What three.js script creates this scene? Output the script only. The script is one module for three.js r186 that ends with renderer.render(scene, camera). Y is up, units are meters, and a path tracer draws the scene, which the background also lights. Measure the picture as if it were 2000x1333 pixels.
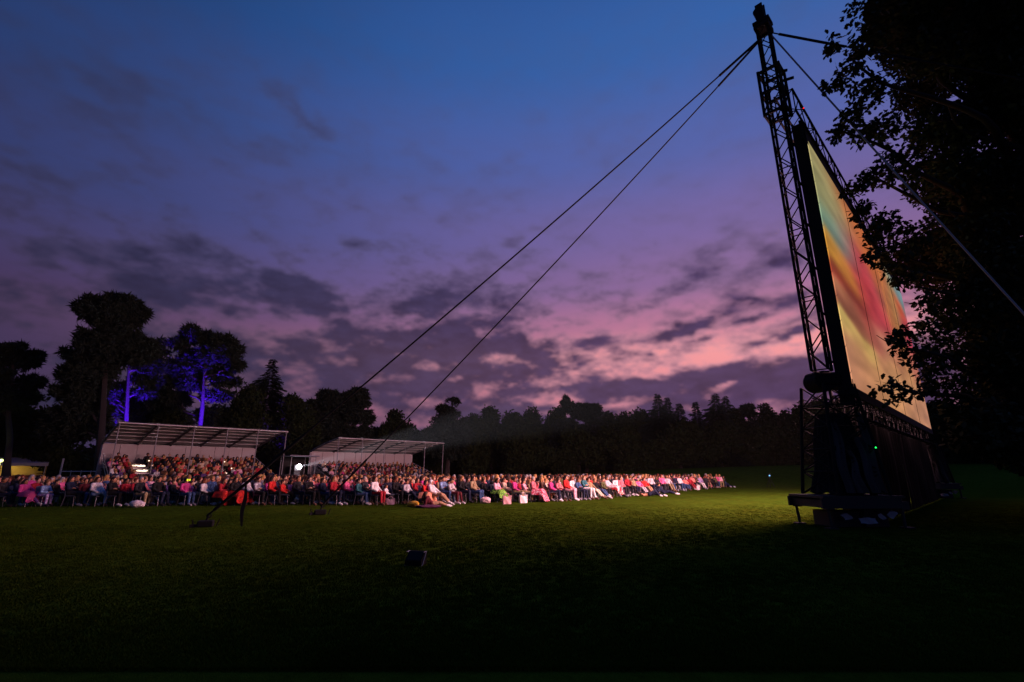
import * as THREE from 'three';
import { mergeGeometries } from 'three/addons/utils/BufferGeometryUtils.js';
import { RoundedBoxGeometry } from 'three/addons/geometries/RoundedBoxGeometry.js';
import { RectAreaLightUniformsLib } from 'three/addons/lights/RectAreaLightUniformsLib.js';

// ------------------------------------------------------------------ camera
const EYE = 1.45, PITCH = 15.1576, FOV = 70.39;
const scene = new THREE.Scene();
const camera = new THREE.PerspectiveCamera(FOV, 1024 / 682, 0.1, 1500);
camera.position.set(0, EYE, 0);
camera.rotation.set(THREE.MathUtils.degToRad(PITCH), 0, 0);
const renderer = new THREE.WebGLRenderer({ antialias: true });
renderer.toneMapping = THREE.LinearToneMapping;
renderer.toneMappingExposure = 1;
renderer.shadowMap.enabled = true;
RectAreaLightUniformsLib.init();

// ------------------------------------------------------------------ random and noise
function rng(seed) { let a = seed >>> 0; return () => { a = (a + 0x6D2B79F5) >>> 0; let t = a; t = Math.imul(t ^ (t >>> 15), t | 1); t ^= t + Math.imul(t ^ (t >>> 7), t | 61); return ((t ^ (t >>> 14)) >>> 0) / 4294967296; }; }
const clamp = (v, a = 0, b = 1) => Math.min(b, Math.max(a, v));
const mix = (a, b, t) => a + (b - a) * t;
const smooth = (a, b, v) => { const t = clamp((v - a) / (b - a)); return t * t * (3 - 2 * t); };
function hash3(x, y, z) { let h = Math.imul(x, 374761393) ^ Math.imul(y, 668265263) ^ Math.imul(z, 2147483647 - 1274126177); h = Math.imul(h ^ (h >>> 13), 1274126177); return ((h ^ (h >>> 16)) >>> 0) / 4294967296; }
function vnoise(x, y, z = 0) {
  const xi = Math.floor(x), yi = Math.floor(y), zi = Math.floor(z), u = x - xi, v = y - yi, w = z - zi;
  const s = (t) => t * t * t * (t * (t * 6 - 15) + 10), a = s(u), b = s(v), c = s(w);
  const n = (i, j, k) => hash3(xi + i, yi + j, zi + k);
  return mix(mix(mix(n(0, 0, 0), n(1, 0, 0), a), mix(n(0, 1, 0), n(1, 1, 0), a), b), mix(mix(n(0, 0, 1), n(1, 0, 1), a), mix(n(0, 1, 1), n(1, 1, 1), a), b), c);
}
function fbm(x, y, z, oct) { let s = 0, a = 0.5, f = 1, t = 0; for (let i = 0; i < oct; i++) { s += a * vnoise(x * f + i * 17.3, y * f - i * 9.1, z * f + i * 3.7); t += a; a *= 0.52; f *= 2.03; } return s / t; }

// ------------------------------------------------------------------ sky: dusk air and clouds
const SUNSET_AZ = 27, lin = (r, g, b) => [r, g, b].map((c) => { c /= 255; return c <= 0.04045 ? c / 12.92 : ((c + 0.055) / 1.055) ** 2.4; });
const GLOW = [[-6, lin(150, 92, 122)], [3, lin(160, 98, 128)], [8, lin(228, 138, 150)], [13, lin(246, 156, 158)], [16.5, lin(190, 122, 152)], [21, lin(142, 106, 154)], [27, lin(120, 102, 160)], [35, lin(86, 100, 168)], [45, lin(54, 98, 168)], [60, lin(24, 76, 148)], [90, lin(14, 52, 112)]];
const AWAY = [[-6, lin(50, 48, 82)], [4, lin(56, 54, 92)], [10, lin(66, 62, 106)], [15, lin(80, 68, 114)], [20, lin(80, 78, 132)], [26, lin(60, 78, 138)], [34, lin(36, 74, 136)], [45, lin(20, 62, 122)], [60, lin(16, 54, 112)], [90, lin(13, 48, 100)]];
function ramp(table, e) { for (let i = 1; i < table.length; i++) if (e <= table[i][0]) { const [e0, a] = table[i - 1], [e1, b] = table[i], t = smooth(0, 1, clamp((e - e0) / (e1 - e0))) * 0.5 + clamp((e - e0) / (e1 - e0)) * 0.5; return a.map((v, k) => mix(v, b[k], t)); } return table[table.length - 1][1]; }
// clouds: azimuth, elevation, half width, half height (degrees), tilt, weight (negative = clear gap)
const CLOUDS = [
  [-26.5, 19.6, 5.6, 1.7, -6, 1.0], [-23, 18.0, 4.4, 1.5, -14, .7], [-35, 19.6, 5, 1.7, 4, .6], [-38, 16.6, 4, 2.2, 0, .5], [-31, 17, 6, 1.6, 8, .5], [-41, 19.6, 4, 1.6, 0, .4],
  [-12.4, 19.0, 4.2, 1.8, 8, .75], [-8, 19.6, 3.6, 2.2, 24, .6], [-3, 18, 4.5, 3.2, 20, .5], [-6.4, 15.5, 6.5, 2.6, 6, .75], [-12, 14.2, 6, 2.0, 2, .7], [-20, 14.4, 7, 1.8, -4, .7], [-25, 11, 9, 2.6, 0, .6], [-12, 10, 8, 2.4, 0, .62], [-33, 12, 8, 2, 0, .4],
  [-17.1, 25.3, 2.4, .8, 8, .5], [-9.3, 28.9, 1.3, .9, 0, .22], [1.4, 26.5, 2.2, 1, -40, .35], [-29.1, 37.4, 3.4, 1.0, -22, .33], [-25, 35.6, 3.2, 1.1, -18, .33], [-29, 33.4, 4, 1.6, 12, .22], [-44, 33, 6, 3, 10, .25], [-20, 29.5, 3, 1, 0, .12], [-36, 22.2, 3, .8, 0, .3],
  [17.2, 19.0, 3.6, .6, 16, .6], [22.5, 21.8, 3.2, 1.3, 32, .62], [26, 22.9, 2.4, 1.5, 10, .45], [30.5, 21.6, 3.6, 1.3, 22, .6], [14.5, 21.3, 2.8, 1.1, 8, .4], [27.6, 18.1, 2.4, .42, -14, .9], [25.4, 17.0, 1.8, .6, 6, .6], [32.2, 17.6, 2.2, .6, 10, .8],
  [20.4, 15.5, 2.9, .55, 10, 1.3], [22.4, 15.9, 1.6, .5, -4, .7], [27.8, 16.1, 3.0, .36, 12, .75], [30.8, 13.9, 2.8, .42, 15, 1.3], [22.3, 14.3, 2, .22, 10, .6], [33.5, 15.5, 3, .5, 8, .6], [17.2, 13.0, .7, .35, 0, .6],
  [20.5, 9.9, 10, 1.05, 4.5, 1.5], [31, 10.1, 7.0, 1.35, 5, 1.4], [11, 9.4, 3.6, .9, 4, 1.0], [28, 6.6, 14, 2.6, 0, .95], [42, 8.5, 9, 3.4, 0, 1.1], [12.5, 7.3, 6, .8, 4, .5], [12, 4.4, 12, 2.0, 0, .75], [-22, 8, 16, 5, 0, .42], [-6, 12, 10, 4, 0, .3], [-33, 18, 9, 3, 0, .25], [2.5, 11.4, 4.2, .8, 4, .7], [-3, 6.4, 7, 2.0, 0, .7], [8.8, 14.6, 5.5, 1.0, 6, .62], [9, 12.8, 4.5, .7, 3, .5], [1, 14.5, 4, .9, 6, .55],
  [4, 10.6, 8, 2.4, 0, .42], [6, 6.2, 11, 2.2, 0, .55], [2, 13.5, 7, 1.5, 3, .3], [3.4, 8.3, 4.0, .55, 5, -.8], [11.5, 7.2, 3.4, .35, 8, -.9], [6, 9.9, 2.5, .3, 4, -.4], [24.2, 9.2, 1.2, .4, 10, -1.2], [16, 5.6, 3.4, .5, 2, -.45], [-28, 13.6, 2.4, .5, 2, -.55], [-25.3, 15.4, 1.9, .5, 12, -.55], [-21.6, 13.6, 1.5, .5, 12, -.7], [-27, 15.6, 2.8, .7, -14, -.6], [-17, 16.6, 3.6, .8, -4, -.55], [-17, 14.0, 2.2, .4, 0, -.35], [-1.5, 12.6, 3, .45, 3, -.5], [-36, 15.4, 3.4, .8, 0, -.35],
];
function cloudAt(az, el) {
  let wx = (fbm(az * .19, el * .42, 1.7, 5) - .5), wy = (fbm(az * .21, el * .45, 8.3, 5) - .5);
  const fx = fbm(az * .62, el * 1.35, 21.7, 4) - .5, fy = fbm(az * .6, el * 1.3, 33.3, 4) - .5;
  const a = az + wx * 3.0 + fx * 1.9, e = el + wy * 1.5 + fy * 1.0;
  let d = 0;
  for (const [ca, ce, ra, re, tilt, w] of CLOUDS) {
    const da = a - ca, de = e - ce; if (Math.abs(da) > ra * 2.6 + 2 || Math.abs(de) > (re + ra * .6) * 2.4 + 1) continue;
    const t = tilt * Math.PI / 180, x = (da * Math.cos(t) + de * Math.sin(t)) / ra, y = (-da * Math.sin(t) + de * Math.cos(t)) / re;
    d += w * Math.exp(-(x * x + y * y) * .95);
  }
  const n = fbm(az * .3, el * .75, 4.4, 6), f = fbm(az * .95, el * 2.2, 14.4, 5);
  const low = smooth(34, 12, el);                                        // broken cloud thickens toward the horizon all the way round
  const far = smooth(36, 70, Math.abs(az - 0));
  d = Math.max(d, -1.5);
  d *= .55 + .9 * n; const calm = mix(1, .55, Math.exp(-(((az - 22) / 16) ** 2))); d += low * (n - .46) * 1.7 * calm + low * (f - .5) * 1.1 * calm + (n - .53) * .8 * smooth(56, 30, el) + far * low * (n - .42) * 1.6;
  return d;
}
function skyColor(az, el) {
  let da = Math.abs(((az - SUNSET_AZ + 540) % 360) - 180);
  const g = Math.exp(-((da / 43) ** 2)), r = mix(.30, 1, Math.exp(-((Math.max(0, da - 6) / 66) ** 2)));
  const A = ramp(GLOW, el), B = ramp(AWAY, el), hi = smooth(20, 42, el);
  const gg = mix(g, .25 + .75 * Math.exp(-((da / 58) ** 2)), hi);
  let c = A.map((v, k) => mix(B[k], v, gg)).map((v) => v * mix(.5 + .5 * smooth(92, 34, da), 1, smooth(60, 85, el)));
  if (el < 38 || Math.abs(az) < 60) {
    const wrap = az;
    const d = cloudAt(wrap, el), k = smooth(.02, 1.08, d), thin = smooth(-.2, .45, d);
    const L = .2126 * c[0] + .7152 * c[1] + .0722 * c[2];
    const tx = .55 + .95 * fbm(az * .5, el * 1.4, 51, 6) + .25 * (fbm(az * 2.0, el * 4.2, 61, 4) - .5);
    const dark = [mix(.026, .050, g) , mix(.027, .030, g), mix(.070, .088, g)].map((v) => v * tx * mix(.8, 1.0, smooth(80, 15, da)) * mix(1, 1.15, smooth(14, 30, el)));
    const veil = c.map((v, i) => mix(v, L * [1.05, .82, 1.25][i], .4) * .86);
    c = c.map((v, i) => mix(v, veil[i], thin * .75));
    c = c.map((v, i) => mix(v, Math.min(v, dark[i]), k * mix(.78, .94, g)));
  }
  return c;
}
function makeSky() {
  const W = 2048, H = 1024, data = new Float32Array(W * H * 4);
  for (let j = 0; j < H; j++) {
    const el = ((j + .5) / H - .5) * 180;                                  // data row 0 is the bottom of the picture
    for (let i = 0; i < W; i++) {
      const u = (i + .5) / W, th = (u - .5) * Math.PI * 2;                 // three: u = atan2(z, x) / 2pi + .5
      const x = Math.cos(th), z = Math.sin(th);
      let az = Math.atan2(x, -z) * 180 / Math.PI;
      const c = el < -6 ? [.006, .005, .008] : skyColor(az, el), o = (j * W + i) * 4;
      data[o] = c[0]; data[o + 1] = c[1]; data[o + 2] = c[2]; data[o + 3] = 1;
    }
  }
  const t = new THREE.DataTexture(data, W, H, THREE.RGBAFormat, THREE.FloatType);
  t.mapping = THREE.EquirectangularReflectionMapping; t.magFilter = t.minFilter = THREE.LinearFilter; t.colorSpace = THREE.LinearSRGBColorSpace; t.needsUpdate = true;
  return t;
}
scene.background = makeSky();
scene.environment = scene.background;
const SKY_LEVEL = 1.0; scene.backgroundIntensity = SKY_LEVEL; scene.environmentIntensity = SKY_LEVEL;

// ------------------------------------------------------------------ afterglow (the sun has just gone)
const sun = new THREE.DirectionalLight(new THREE.Color(1, .55, .5), 0.02);
sun.position.set(Math.sin(SUNSET_AZ * Math.PI / 180) * 200, 9, -Math.cos(SUNSET_AZ * Math.PI / 180) * 200);
sun.castShadow = true; sun.shadow.radius = 24; sun.shadow.mapSize.set(2048, 2048);
Object.assign(sun.shadow.camera, { left: -90, right: 90, top: 60, bottom: -60, near: 1, far: 500 });
sun.target.position.set(0, 0, -40); scene.add(sun, sun.target);

// ------------------------------------------------------------------ the film on the big screen (light source)
const SCREEN_LIGHT = 22, SCREEN_COLOR = [1, .47, .5];
const P = (lat, h, dep) => new THREE.Vector3(lat, h, -dep);
const S0 = [10, 14], S1 = [24.5, 28.6], SLEN = Math.hypot(S1[0] - S0[0], S1[1] - S0[1]), SLOW = 3.85, SHIGH = 12.25;
const se = [(S1[0] - S0[0]) / SLEN, (S1[1] - S0[1]) / SLEN], sn = [-se[1], se[0]];      // along the screen, and towards the audience
const SP = (s, n, h) => P(S0[0] + se[0] * s + sn[0] * n, h, S0[1] + se[1] * s + sn[1] * n);
{
  const l = new THREE.RectAreaLight(new THREE.Color(...SCREEN_COLOR), SCREEN_LIGHT, SLEN - .4, SHIGH - SLOW - .2);
  l.position.copy(SP(SLEN / 2, .09, (SLOW + SHIGH) / 2)); l.lookAt(SP(SLEN / 2, 10, (SLOW + SHIGH) / 2)); l.name = 'screen_light'; scene.add(l);
}

// ------------------------------------------------------------------ helpers
const taken = new Map();
function numbered(name) { const n = taken.get(name) || 0; taken.set(name, n + 1); return n ? name + '_' + String(n).padStart(3, '0') : name; }
function tag(o, label, category, group, kind) { if (label) o.userData.label = label; if (category) o.userData.category = category; if (group) o.userData.group = group; if (kind) o.userData.kind = kind; return o; }
function thing(name, label, category, pos, turn = 0, group) { const o = new THREE.Group(); o.name = numbered(name); if (pos) o.position.copy(pos); o.rotation.y = turn; scene.add(o); return tag(o, label, category, group); }
function part(name, geo, mat, parent) { const m = new THREE.Mesh(geo, mat); m.name = name; m.castShadow = m.receiveShadow = true; parent.add(m); return m; }
function solo(name, geo, mat, label, category, group, kind) { const m = new THREE.Mesh(geo, mat); m.name = numbered(name); m.castShadow = m.receiveShadow = true; scene.add(m); return tag(m, label, category, group, kind); }
const C = (hex) => new THREE.Color(hex), L3 = (r, g, b) => new THREE.Color().setRGB(r, g, b);
function M(color, rough = .85, extra = {}) { return new THREE.MeshStandardMaterial({ color, roughness: rough, ...extra }); }
function plain(g) { for (const k of Object.keys(g.attributes)) if (!['position', 'normal', 'uv'].includes(k)) g.deleteAttribute(k); if (!g.attributes.uv) g.setAttribute('uv', new THREE.BufferAttribute(new Float32Array(g.attributes.position.count * 2), 2)); return g.index ? g.toNonIndexed() : g; }
const join = (list) => mergeGeometries(list.map(plain));
const UP = new THREE.Vector3(0, 1, 0);
const ROD6 = new THREE.CylinderGeometry(1, 1, 1, 6), ROD10 = new THREE.CylinderGeometry(1, 1, 1, 10), BOX1 = new THREE.BoxGeometry(1, 1, 1), BEVEL = new RoundedBoxGeometry(1, 1, 1, 2, .04);
function rod(name, a, b, r, mat, parent, geo = ROD6) { const m = part(name, geo, mat, parent), d = b.clone().sub(a), len = d.length(); m.position.copy(a).addScaledVector(d, .5); m.quaternion.setFromUnitVectors(UP, d.normalize()); m.scale.set(r, len, r); return m; }
function rodGeo(a, b, r0, r1 = r0, seg = 6) { const d = b.clone().sub(a), len = d.length(), g = new THREE.CylinderGeometry(r1, r0, len, seg); g.applyQuaternion(new THREE.Quaternion().setFromUnitVectors(UP, d.normalize())); g.translate((a.x + b.x) / 2, (a.y + b.y) / 2, (a.z + b.z) / 2); return g; }
function box(name, pos, size, mat, parent, turn = 0, geo = BOX1) { const m = part(name, geo, mat, parent); m.position.copy(pos); m.scale.set(...size); m.rotation.y = turn; return m; }
function boxGeo(w, h, d, x, y, z, turn = 0) { const g = new THREE.BoxGeometry(w, h, d); if (turn) g.rotateY(turn); g.translate(x, y, z); return g; }
function noiseTexture(size, fn, srgb = true) {
  const d = new Uint8Array(size * size * 4);
  for (let j = 0; j < size; j++) for (let i = 0; i < size; i++) { const c = fn(i / size, j / size), o = (j * size + i) * 4; for (let k = 0; k < 3; k++) d[o + k] = clamp(c[k]) * 255; d[o + 3] = 255; }
  const t = new THREE.DataTexture(d, size, size); t.wrapS = t.wrapT = THREE.RepeatWrapping; t.magFilter = THREE.LinearFilter; t.minFilter = THREE.LinearMipmapLinearFilter; t.generateMipmaps = true; if (srgb) t.colorSpace = THREE.SRGBColorSpace; t.needsUpdate = true; return t;
}
// periodic noise so that the tiles join
function pnoise(u, v, f, z) { const a = u * Math.PI * 2, b = v * Math.PI * 2, R = f / (Math.PI * 2); return vnoise(Math.cos(a) * R + Math.sin(b) * R * .37 + z, Math.sin(a) * R - z, Math.cos(b) * R + z * 2) * .5 + vnoise(Math.sin(a) * R * .8 + z, Math.cos(b) * R - z, Math.sin(b) * R + 3 * z) * .5; }

// ------------------------------------------------------------------ ground
function gh(lat, dep) { const far = smooth(56, 88, dep + Math.max(0, lat - 10) * .35); return far * mix(.55, 2.6, smooth(-20, 55, lat)) + (fbm(lat * .05, dep * .05, 2, 3) - .5) * .12 * smooth(14, 40, dep) * smooth(60, 20, Math.hypot(lat - 5, dep - 30) + 20); }
const mGrass = (() => {
  const map = noiseTexture(512, (u, v) => { const a = pnoise(u, v, 14, 3), b = pnoise(u, v, 60, 7), c = hash3(Math.floor(u * 512), Math.floor(v * 512), 5); const k = .55 + .5 * a + .35 * (b - .5) + .5 * (c - .5), dry = clamp((pnoise(u, v, 9, 11) - .5) * 3); const base = [mix(.056, .076, dry) * k, mix(.1, .1, dry) * k, .008 * k]; return base.map((x) => 1.055 * Math.max(x, 1e-4) ** (1 / 2.4) - .055); });
  const bump = noiseTexture(512, (u, v) => { const c = hash3(Math.floor(u * 512), Math.floor(v * 512), 9) * .6 + pnoise(u, v, 90, 2) * .4; return [c, c, c]; }, false);
  return new THREE.MeshPhysicalMaterial({ map, bumpMap: bump, bumpScale: .012, roughness: 1, specularIntensity: 0, vertexColors: true });
})();
{
  const xs = [], ds = []; for (let i = -60; i <= 60; i++) xs.push(Math.sign(i) * (Math.abs(i) * 1 + (Math.abs(i) / 60) ** 3 * 340)); for (let i = 0; i <= 90; i++) ds.push(-20 + i * .9 + (i / 90) ** 6 * 480);
  const pos = [], uv = [], idx = [], col = [];
  for (const d of ds) for (const x of xs) { pos.push(x, gh(x, d), -d); const p = .62 + .76 * fbm(x * .35, d * .35, 7, 4), q = .85 + .3 * fbm(x * .12, d * .12, 3, 2); col.push(p * q, p, p * q); uv.push(x / 2.6, d / 2.6); }
  for (let j = 0; j + 1 < ds.length; j++) for (let i = 0; i + 1 < xs.length; i++) { const a = j * xs.length + i, b = a + 1, c = a + xs.length, d = c + 1; idx.push(a, b, d, a, d, c); }
  const g = new THREE.BufferGeometry(); g.setAttribute('position', new THREE.Float32BufferAttribute(pos, 3)); g.setAttribute('uv', new THREE.Float32BufferAttribute(uv, 2)); g.setAttribute('color', new THREE.Float32BufferAttribute(col, 3)); g.setIndex(idx); g.computeVertexNormals();
  solo('ground', g, mGrass, 'mown grass field rising gently to the tree line', 'field', null, 'structure');
}

// ------------------------------------------------------------------ pixel of the photograph -> point at a given depth (metres ahead of the camera)
const FP = 945, ct = Math.cos(PITCH * Math.PI / 180), st_ = Math.sin(PITCH * Math.PI / 180);
function at(px, py, dep) { const u = (px - 1000) / FP, v = (666.5 - py) / FP, up = v * ct + st_, f = ct - v * st_; return P(u / f * dep, up / f * dep + EYE, dep); }
function latAt(px, dep) { const f = ct + .27 * st_; return (px - 1000) / FP / f * dep; }                     // near the horizon

// ------------------------------------------------------------------ screen rig
const dullBlack = (a, r = .85) => new THREE.MeshPhysicalMaterial({ color: L3(a, a, a * 1.06), roughness: r, specularIntensity: .12 }), mSteel = dullBlack(.015), mBlackSteel = dullBlack(.018, .7), mBlackCloth = M(L3(.012, .012, .013), .9), mGalv = M(L3(.4, .4, .41), .3, { metalness: .9 }), mUnder = dullBlack(.012), mSkirt = new THREE.MeshPhysicalMaterial({ color: L3(.012, .012, .013), roughness: .9, specularIntensity: .1, side: THREE.DoubleSide }), mWood = M(L3(.16, .11, .07), .85), mPlate = M(L3(.5, .5, .48), .7), mTrailer = M(L3(.025, .025, .028), .6);
const TEX_S = 512, filmColor = (s, t) => {
  // blurred film frame: s along the screen (0 = near mast), t up the screen, sRGB 0..255
  const blobs = [
    [.04, .97, .22, .14, 168, 158, 108, 1.3], [.08, .84, .16, .10, 158, 158, 112, 1.3], [.10, .70, .12, .06, 126, 164, 140, 1.3], [.13, .62, .09, .05, 110, 156, 142, 1.5], [.20, .70, .06, .10, 140, 158, 136, .8], [.02, .53, .09, .05, 216, 156, 66, 1.9], [.13, .48, .08, .05, 206, 138, 62, 1.5],
    [.02, .43, .09, .03, 150, 62, 46, 1.6], [.12, .39, .09, .03, 132, 52, 46, 1.7], [.22, .35, .09, .035, 140, 56, 54, 1.7], [.32, .30, .08, .04, 158, 76, 70, 1.3], [.04, .37, .10, .025, 204, 140, 100, 1.5], [.15, .33, .10, .03, 200, 128, 98, 1.3], [.06, .31, .08, .025, 128, 74, 58, 1.4], [.17, .275, .08, .03, 150, 92, 70, 1.2],
    [.28, .68, .12, .12, 196, 72, 82, 2.0], [.34, .56, .14, .10, 204, 66, 72, 2.1], [.45, .48, .12, .08, 190, 70, 80, 1.8], [.26, .50, .08, .06, 186, 84, 74, 1.3], [.42, .64, .10, .10, 202, 96, 92, 1.5], [.29, .95, .12, .08, 216, 112, 62, 1.6], [.44, .86, .12, .10, 224, 118, 58, 1.5],
    [.02, .22, .07, .045, 246, 212, 124, 2.2], [.10, .20, .08, .03, 222, 170, 112, 1.3], [.20, .20, .06, .04, 246, 212, 120, 2.2], [.30, .20, .08, .05, 214, 148, 112, 1.4], [.06, .09, .22, .08, 198, 138, 106, 1.8], [.34, .10, .20, .09, 220, 162, 106, 1.8], [.60, .09, .22, .09, 218, 156, 114, 1.8], [.88, .07, .22, .09, 208, 148, 114, 1.8], [.66, .24, .18, .08, 218, 158, 106, 1.5], [.42, .32, .12, .06, 214, 148, 118, 1.4], [.55, .36, .1, .08, 196, 110, 88, 1.3],
    [.56, .72, .08, .22, 184, 118, 78, 1.3], [.66, .55, .08, .16, 176, 118, 62, 1.4], [.76, .78, .07, .16, 186, 152, 96, 1.2], [.92, .94, .14, .08, 128, 158, 160, 1.5], [.84, .80, .08, .07, 228, 98, 46, 1.8], [.93, .66, .12, .11, 196, 72, 88, 1.9], [.92, .40, .14, .09, 208, 124, 100, 1.4],
  ];
  const x = s + (fbm(s * 5, t * 4, 2, 2) - .5) * .08, y = t + (fbm(s * 4, t * 5, 6, 2) - .5) * .10; let w = .02, c = [.02 * 190, .02 * 130, .02 * 100];
  for (const [a, b, ra, rb, r, g, bl, k] of blobs) { const e = k * Math.exp(-(((x - a) / ra) ** 2 + ((y - b) / rb) ** 2) * .8); w += e; c[0] += e * r; c[1] += e * g; c[2] += e * bl; }
  const streak = 1 + (vnoise(s * 9, t * 26, 5) - .5) * .10 + (fbm(s * 8, t * 14, 9, 3) - .5) * .34, line = Math.exp(-(((s - .555 - t * .01) / .004) ** 2)) + Math.exp(-(((s - .60 + t * .02) / .006) ** 2)) + .8 * Math.exp(-(((s - .72) / .005) ** 2));
  const m = (c[0] + c[1] + c[2]) / 3; return c.map((v, i) => clamp((m + (v - m) * 1.08) / w * streak / 255 + line * [.18, .12, .02][i] * smooth(.25, .5, t), 0, 1));
};
const filmTex = (() => { const w = 1024, h = 256, d = new Uint8Array(w * h * 4); for (let j = 0; j < h; j++) for (let i = 0; i < w; i++) { const c = filmColor((i + .5) / w, (j + .5) / h), o = (j * w + i) * 4; d[o] = c[0] * 255; d[o + 1] = c[1] * 255; d[o + 2] = c[2] * 255; d[o + 3] = 255; } const t = new THREE.DataTexture(d, w, h); t.magFilter = t.minFilter = THREE.LinearFilter; t.colorSpace = THREE.SRGBColorSpace; t.needsUpdate = true; return t; })();
const mFilmBack = new THREE.MeshStandardMaterial({ color: L3(.3, .3, .3), roughness: .9, emissive: 0xffffff, emissiveMap: filmTex, emissiveIntensity: .66 });
const mFilmFront = new THREE.MeshStandardMaterial({ color: L3(.2, .2, .2), roughness: .9, emissive: 0xffffff, emissiveMap: filmTex, emissiveIntensity: 1 });
const rig = thing('outdoor_cinema_screen', 'giant open-air cinema screen glowing with an orange and red film picture, seen from behind', 'cinema screen');
function quadSheet(s0, s1, n, h0, h1, nu = 10, nv = 4) {
  const pos = [], uv = [], idx = [];
  for (let j = 0; j <= nv; j++) for (let i = 0; i <= nu; i++) { const s = mix(s0, s1, i / nu), h = mix(h0, h1, j / nv), p = SP(s, n, h); pos.push(p.x, p.y, p.z); uv.push(s / SLEN, (h - SLOW) / (SHIGH - SLOW)); }
  for (let j = 0; j < nv; j++) for (let i = 0; i < nu; i++) { const a = j * (nu + 1) + i; idx.push(a, a + 1, a + nu + 2, a, a + nu + 2, a + nu + 1); }
  const g = new THREE.BufferGeometry(); g.setAttribute('position', new THREE.Float32BufferAttribute(pos, 3)); g.setAttribute('uv', new THREE.Float32BufferAttribute(uv, 2)); g.setIndex(idx); g.computeVertexNormals(); return g;
}
{
  const fab = new THREE.Group(); fab.name = 'screen_fabric'; rig.add(fab);
  const seams = [0, .245, .5, .745, 1];
  for (let i = 0; i < 4; i++) { part('fabric_panel', quadSheet(seams[i] * SLEN, seams[i + 1] * SLEN - .012, 0, SLOW, SHIGH), mFilmBack, fab); part('projection_face', quadSheet(seams[i] * SLEN, seams[i + 1] * SLEN - .012, .05, SLOW, SHIGH), mFilmFront, fab); }
  for (const s of seams.slice(1, 4)) { const a = SP(s * SLEN, -.004, SLOW), b = SP(s * SLEN, -.004, SHIGH); rod('seam', a, b, .009, M(L3(.12, .09, .07), .9), fab); }
}
// box truss from a to b, section w x h, axes given
function truss(name, a, b, w, h, axW, axH, bay, mat, parent, rc = .03, rb = .016, cross = false) {
  const g = new THREE.Group(); g.name = name; parent.add(g);
  const len = a.distanceTo(b), n = Math.max(2, Math.round(len / bay)), dir = b.clone().sub(a).normalize();
  const pt = (t, i, j) => a.clone().addScaledVector(dir, len * t).addScaledVector(axW, (i - .5) * w).addScaledVector(axH, (j - .5) * h);
  for (const i of [0, 1]) for (const j of [0, 1]) rod('chord', pt(0, i, j), pt(1, i, j), rc, mat, g, ROD10);
  for (let k = 0; k < n; k++) {
    const t0 = k / n, t1 = (k + 1) / n, f = k % 2;
    for (const j of [0, 1]) { rod('brace', pt(t0, f, j), pt(t1, 1 - f, j), rb, mat, g); if (cross) rod('brace', pt(t0, 1 - f, j), pt(t1, f, j), rb, mat, g); }
    for (const i of [0, 1]) rod('brace', pt(t0, i, f), pt(t1, i, 1 - f), rb, mat, g);
    if (k % 4 === 0) { for (const j of [0, 1]) rod('strut', pt(t0, 0, j), pt(t0, 1, j), rb, mat, g); for (const i of [0, 1]) rod('strut', pt(t0, i, 0), pt(t0, i, 1), rb, mat, g); }
  }
  return g;
}
const vE = new THREE.Vector3(se[0], 0, -se[1]), vN = new THREE.Vector3(sn[0], 0, -sn[1]), TURN = Math.atan2(se[1], se[0]);
const MN = .57, MS = -.8;
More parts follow.
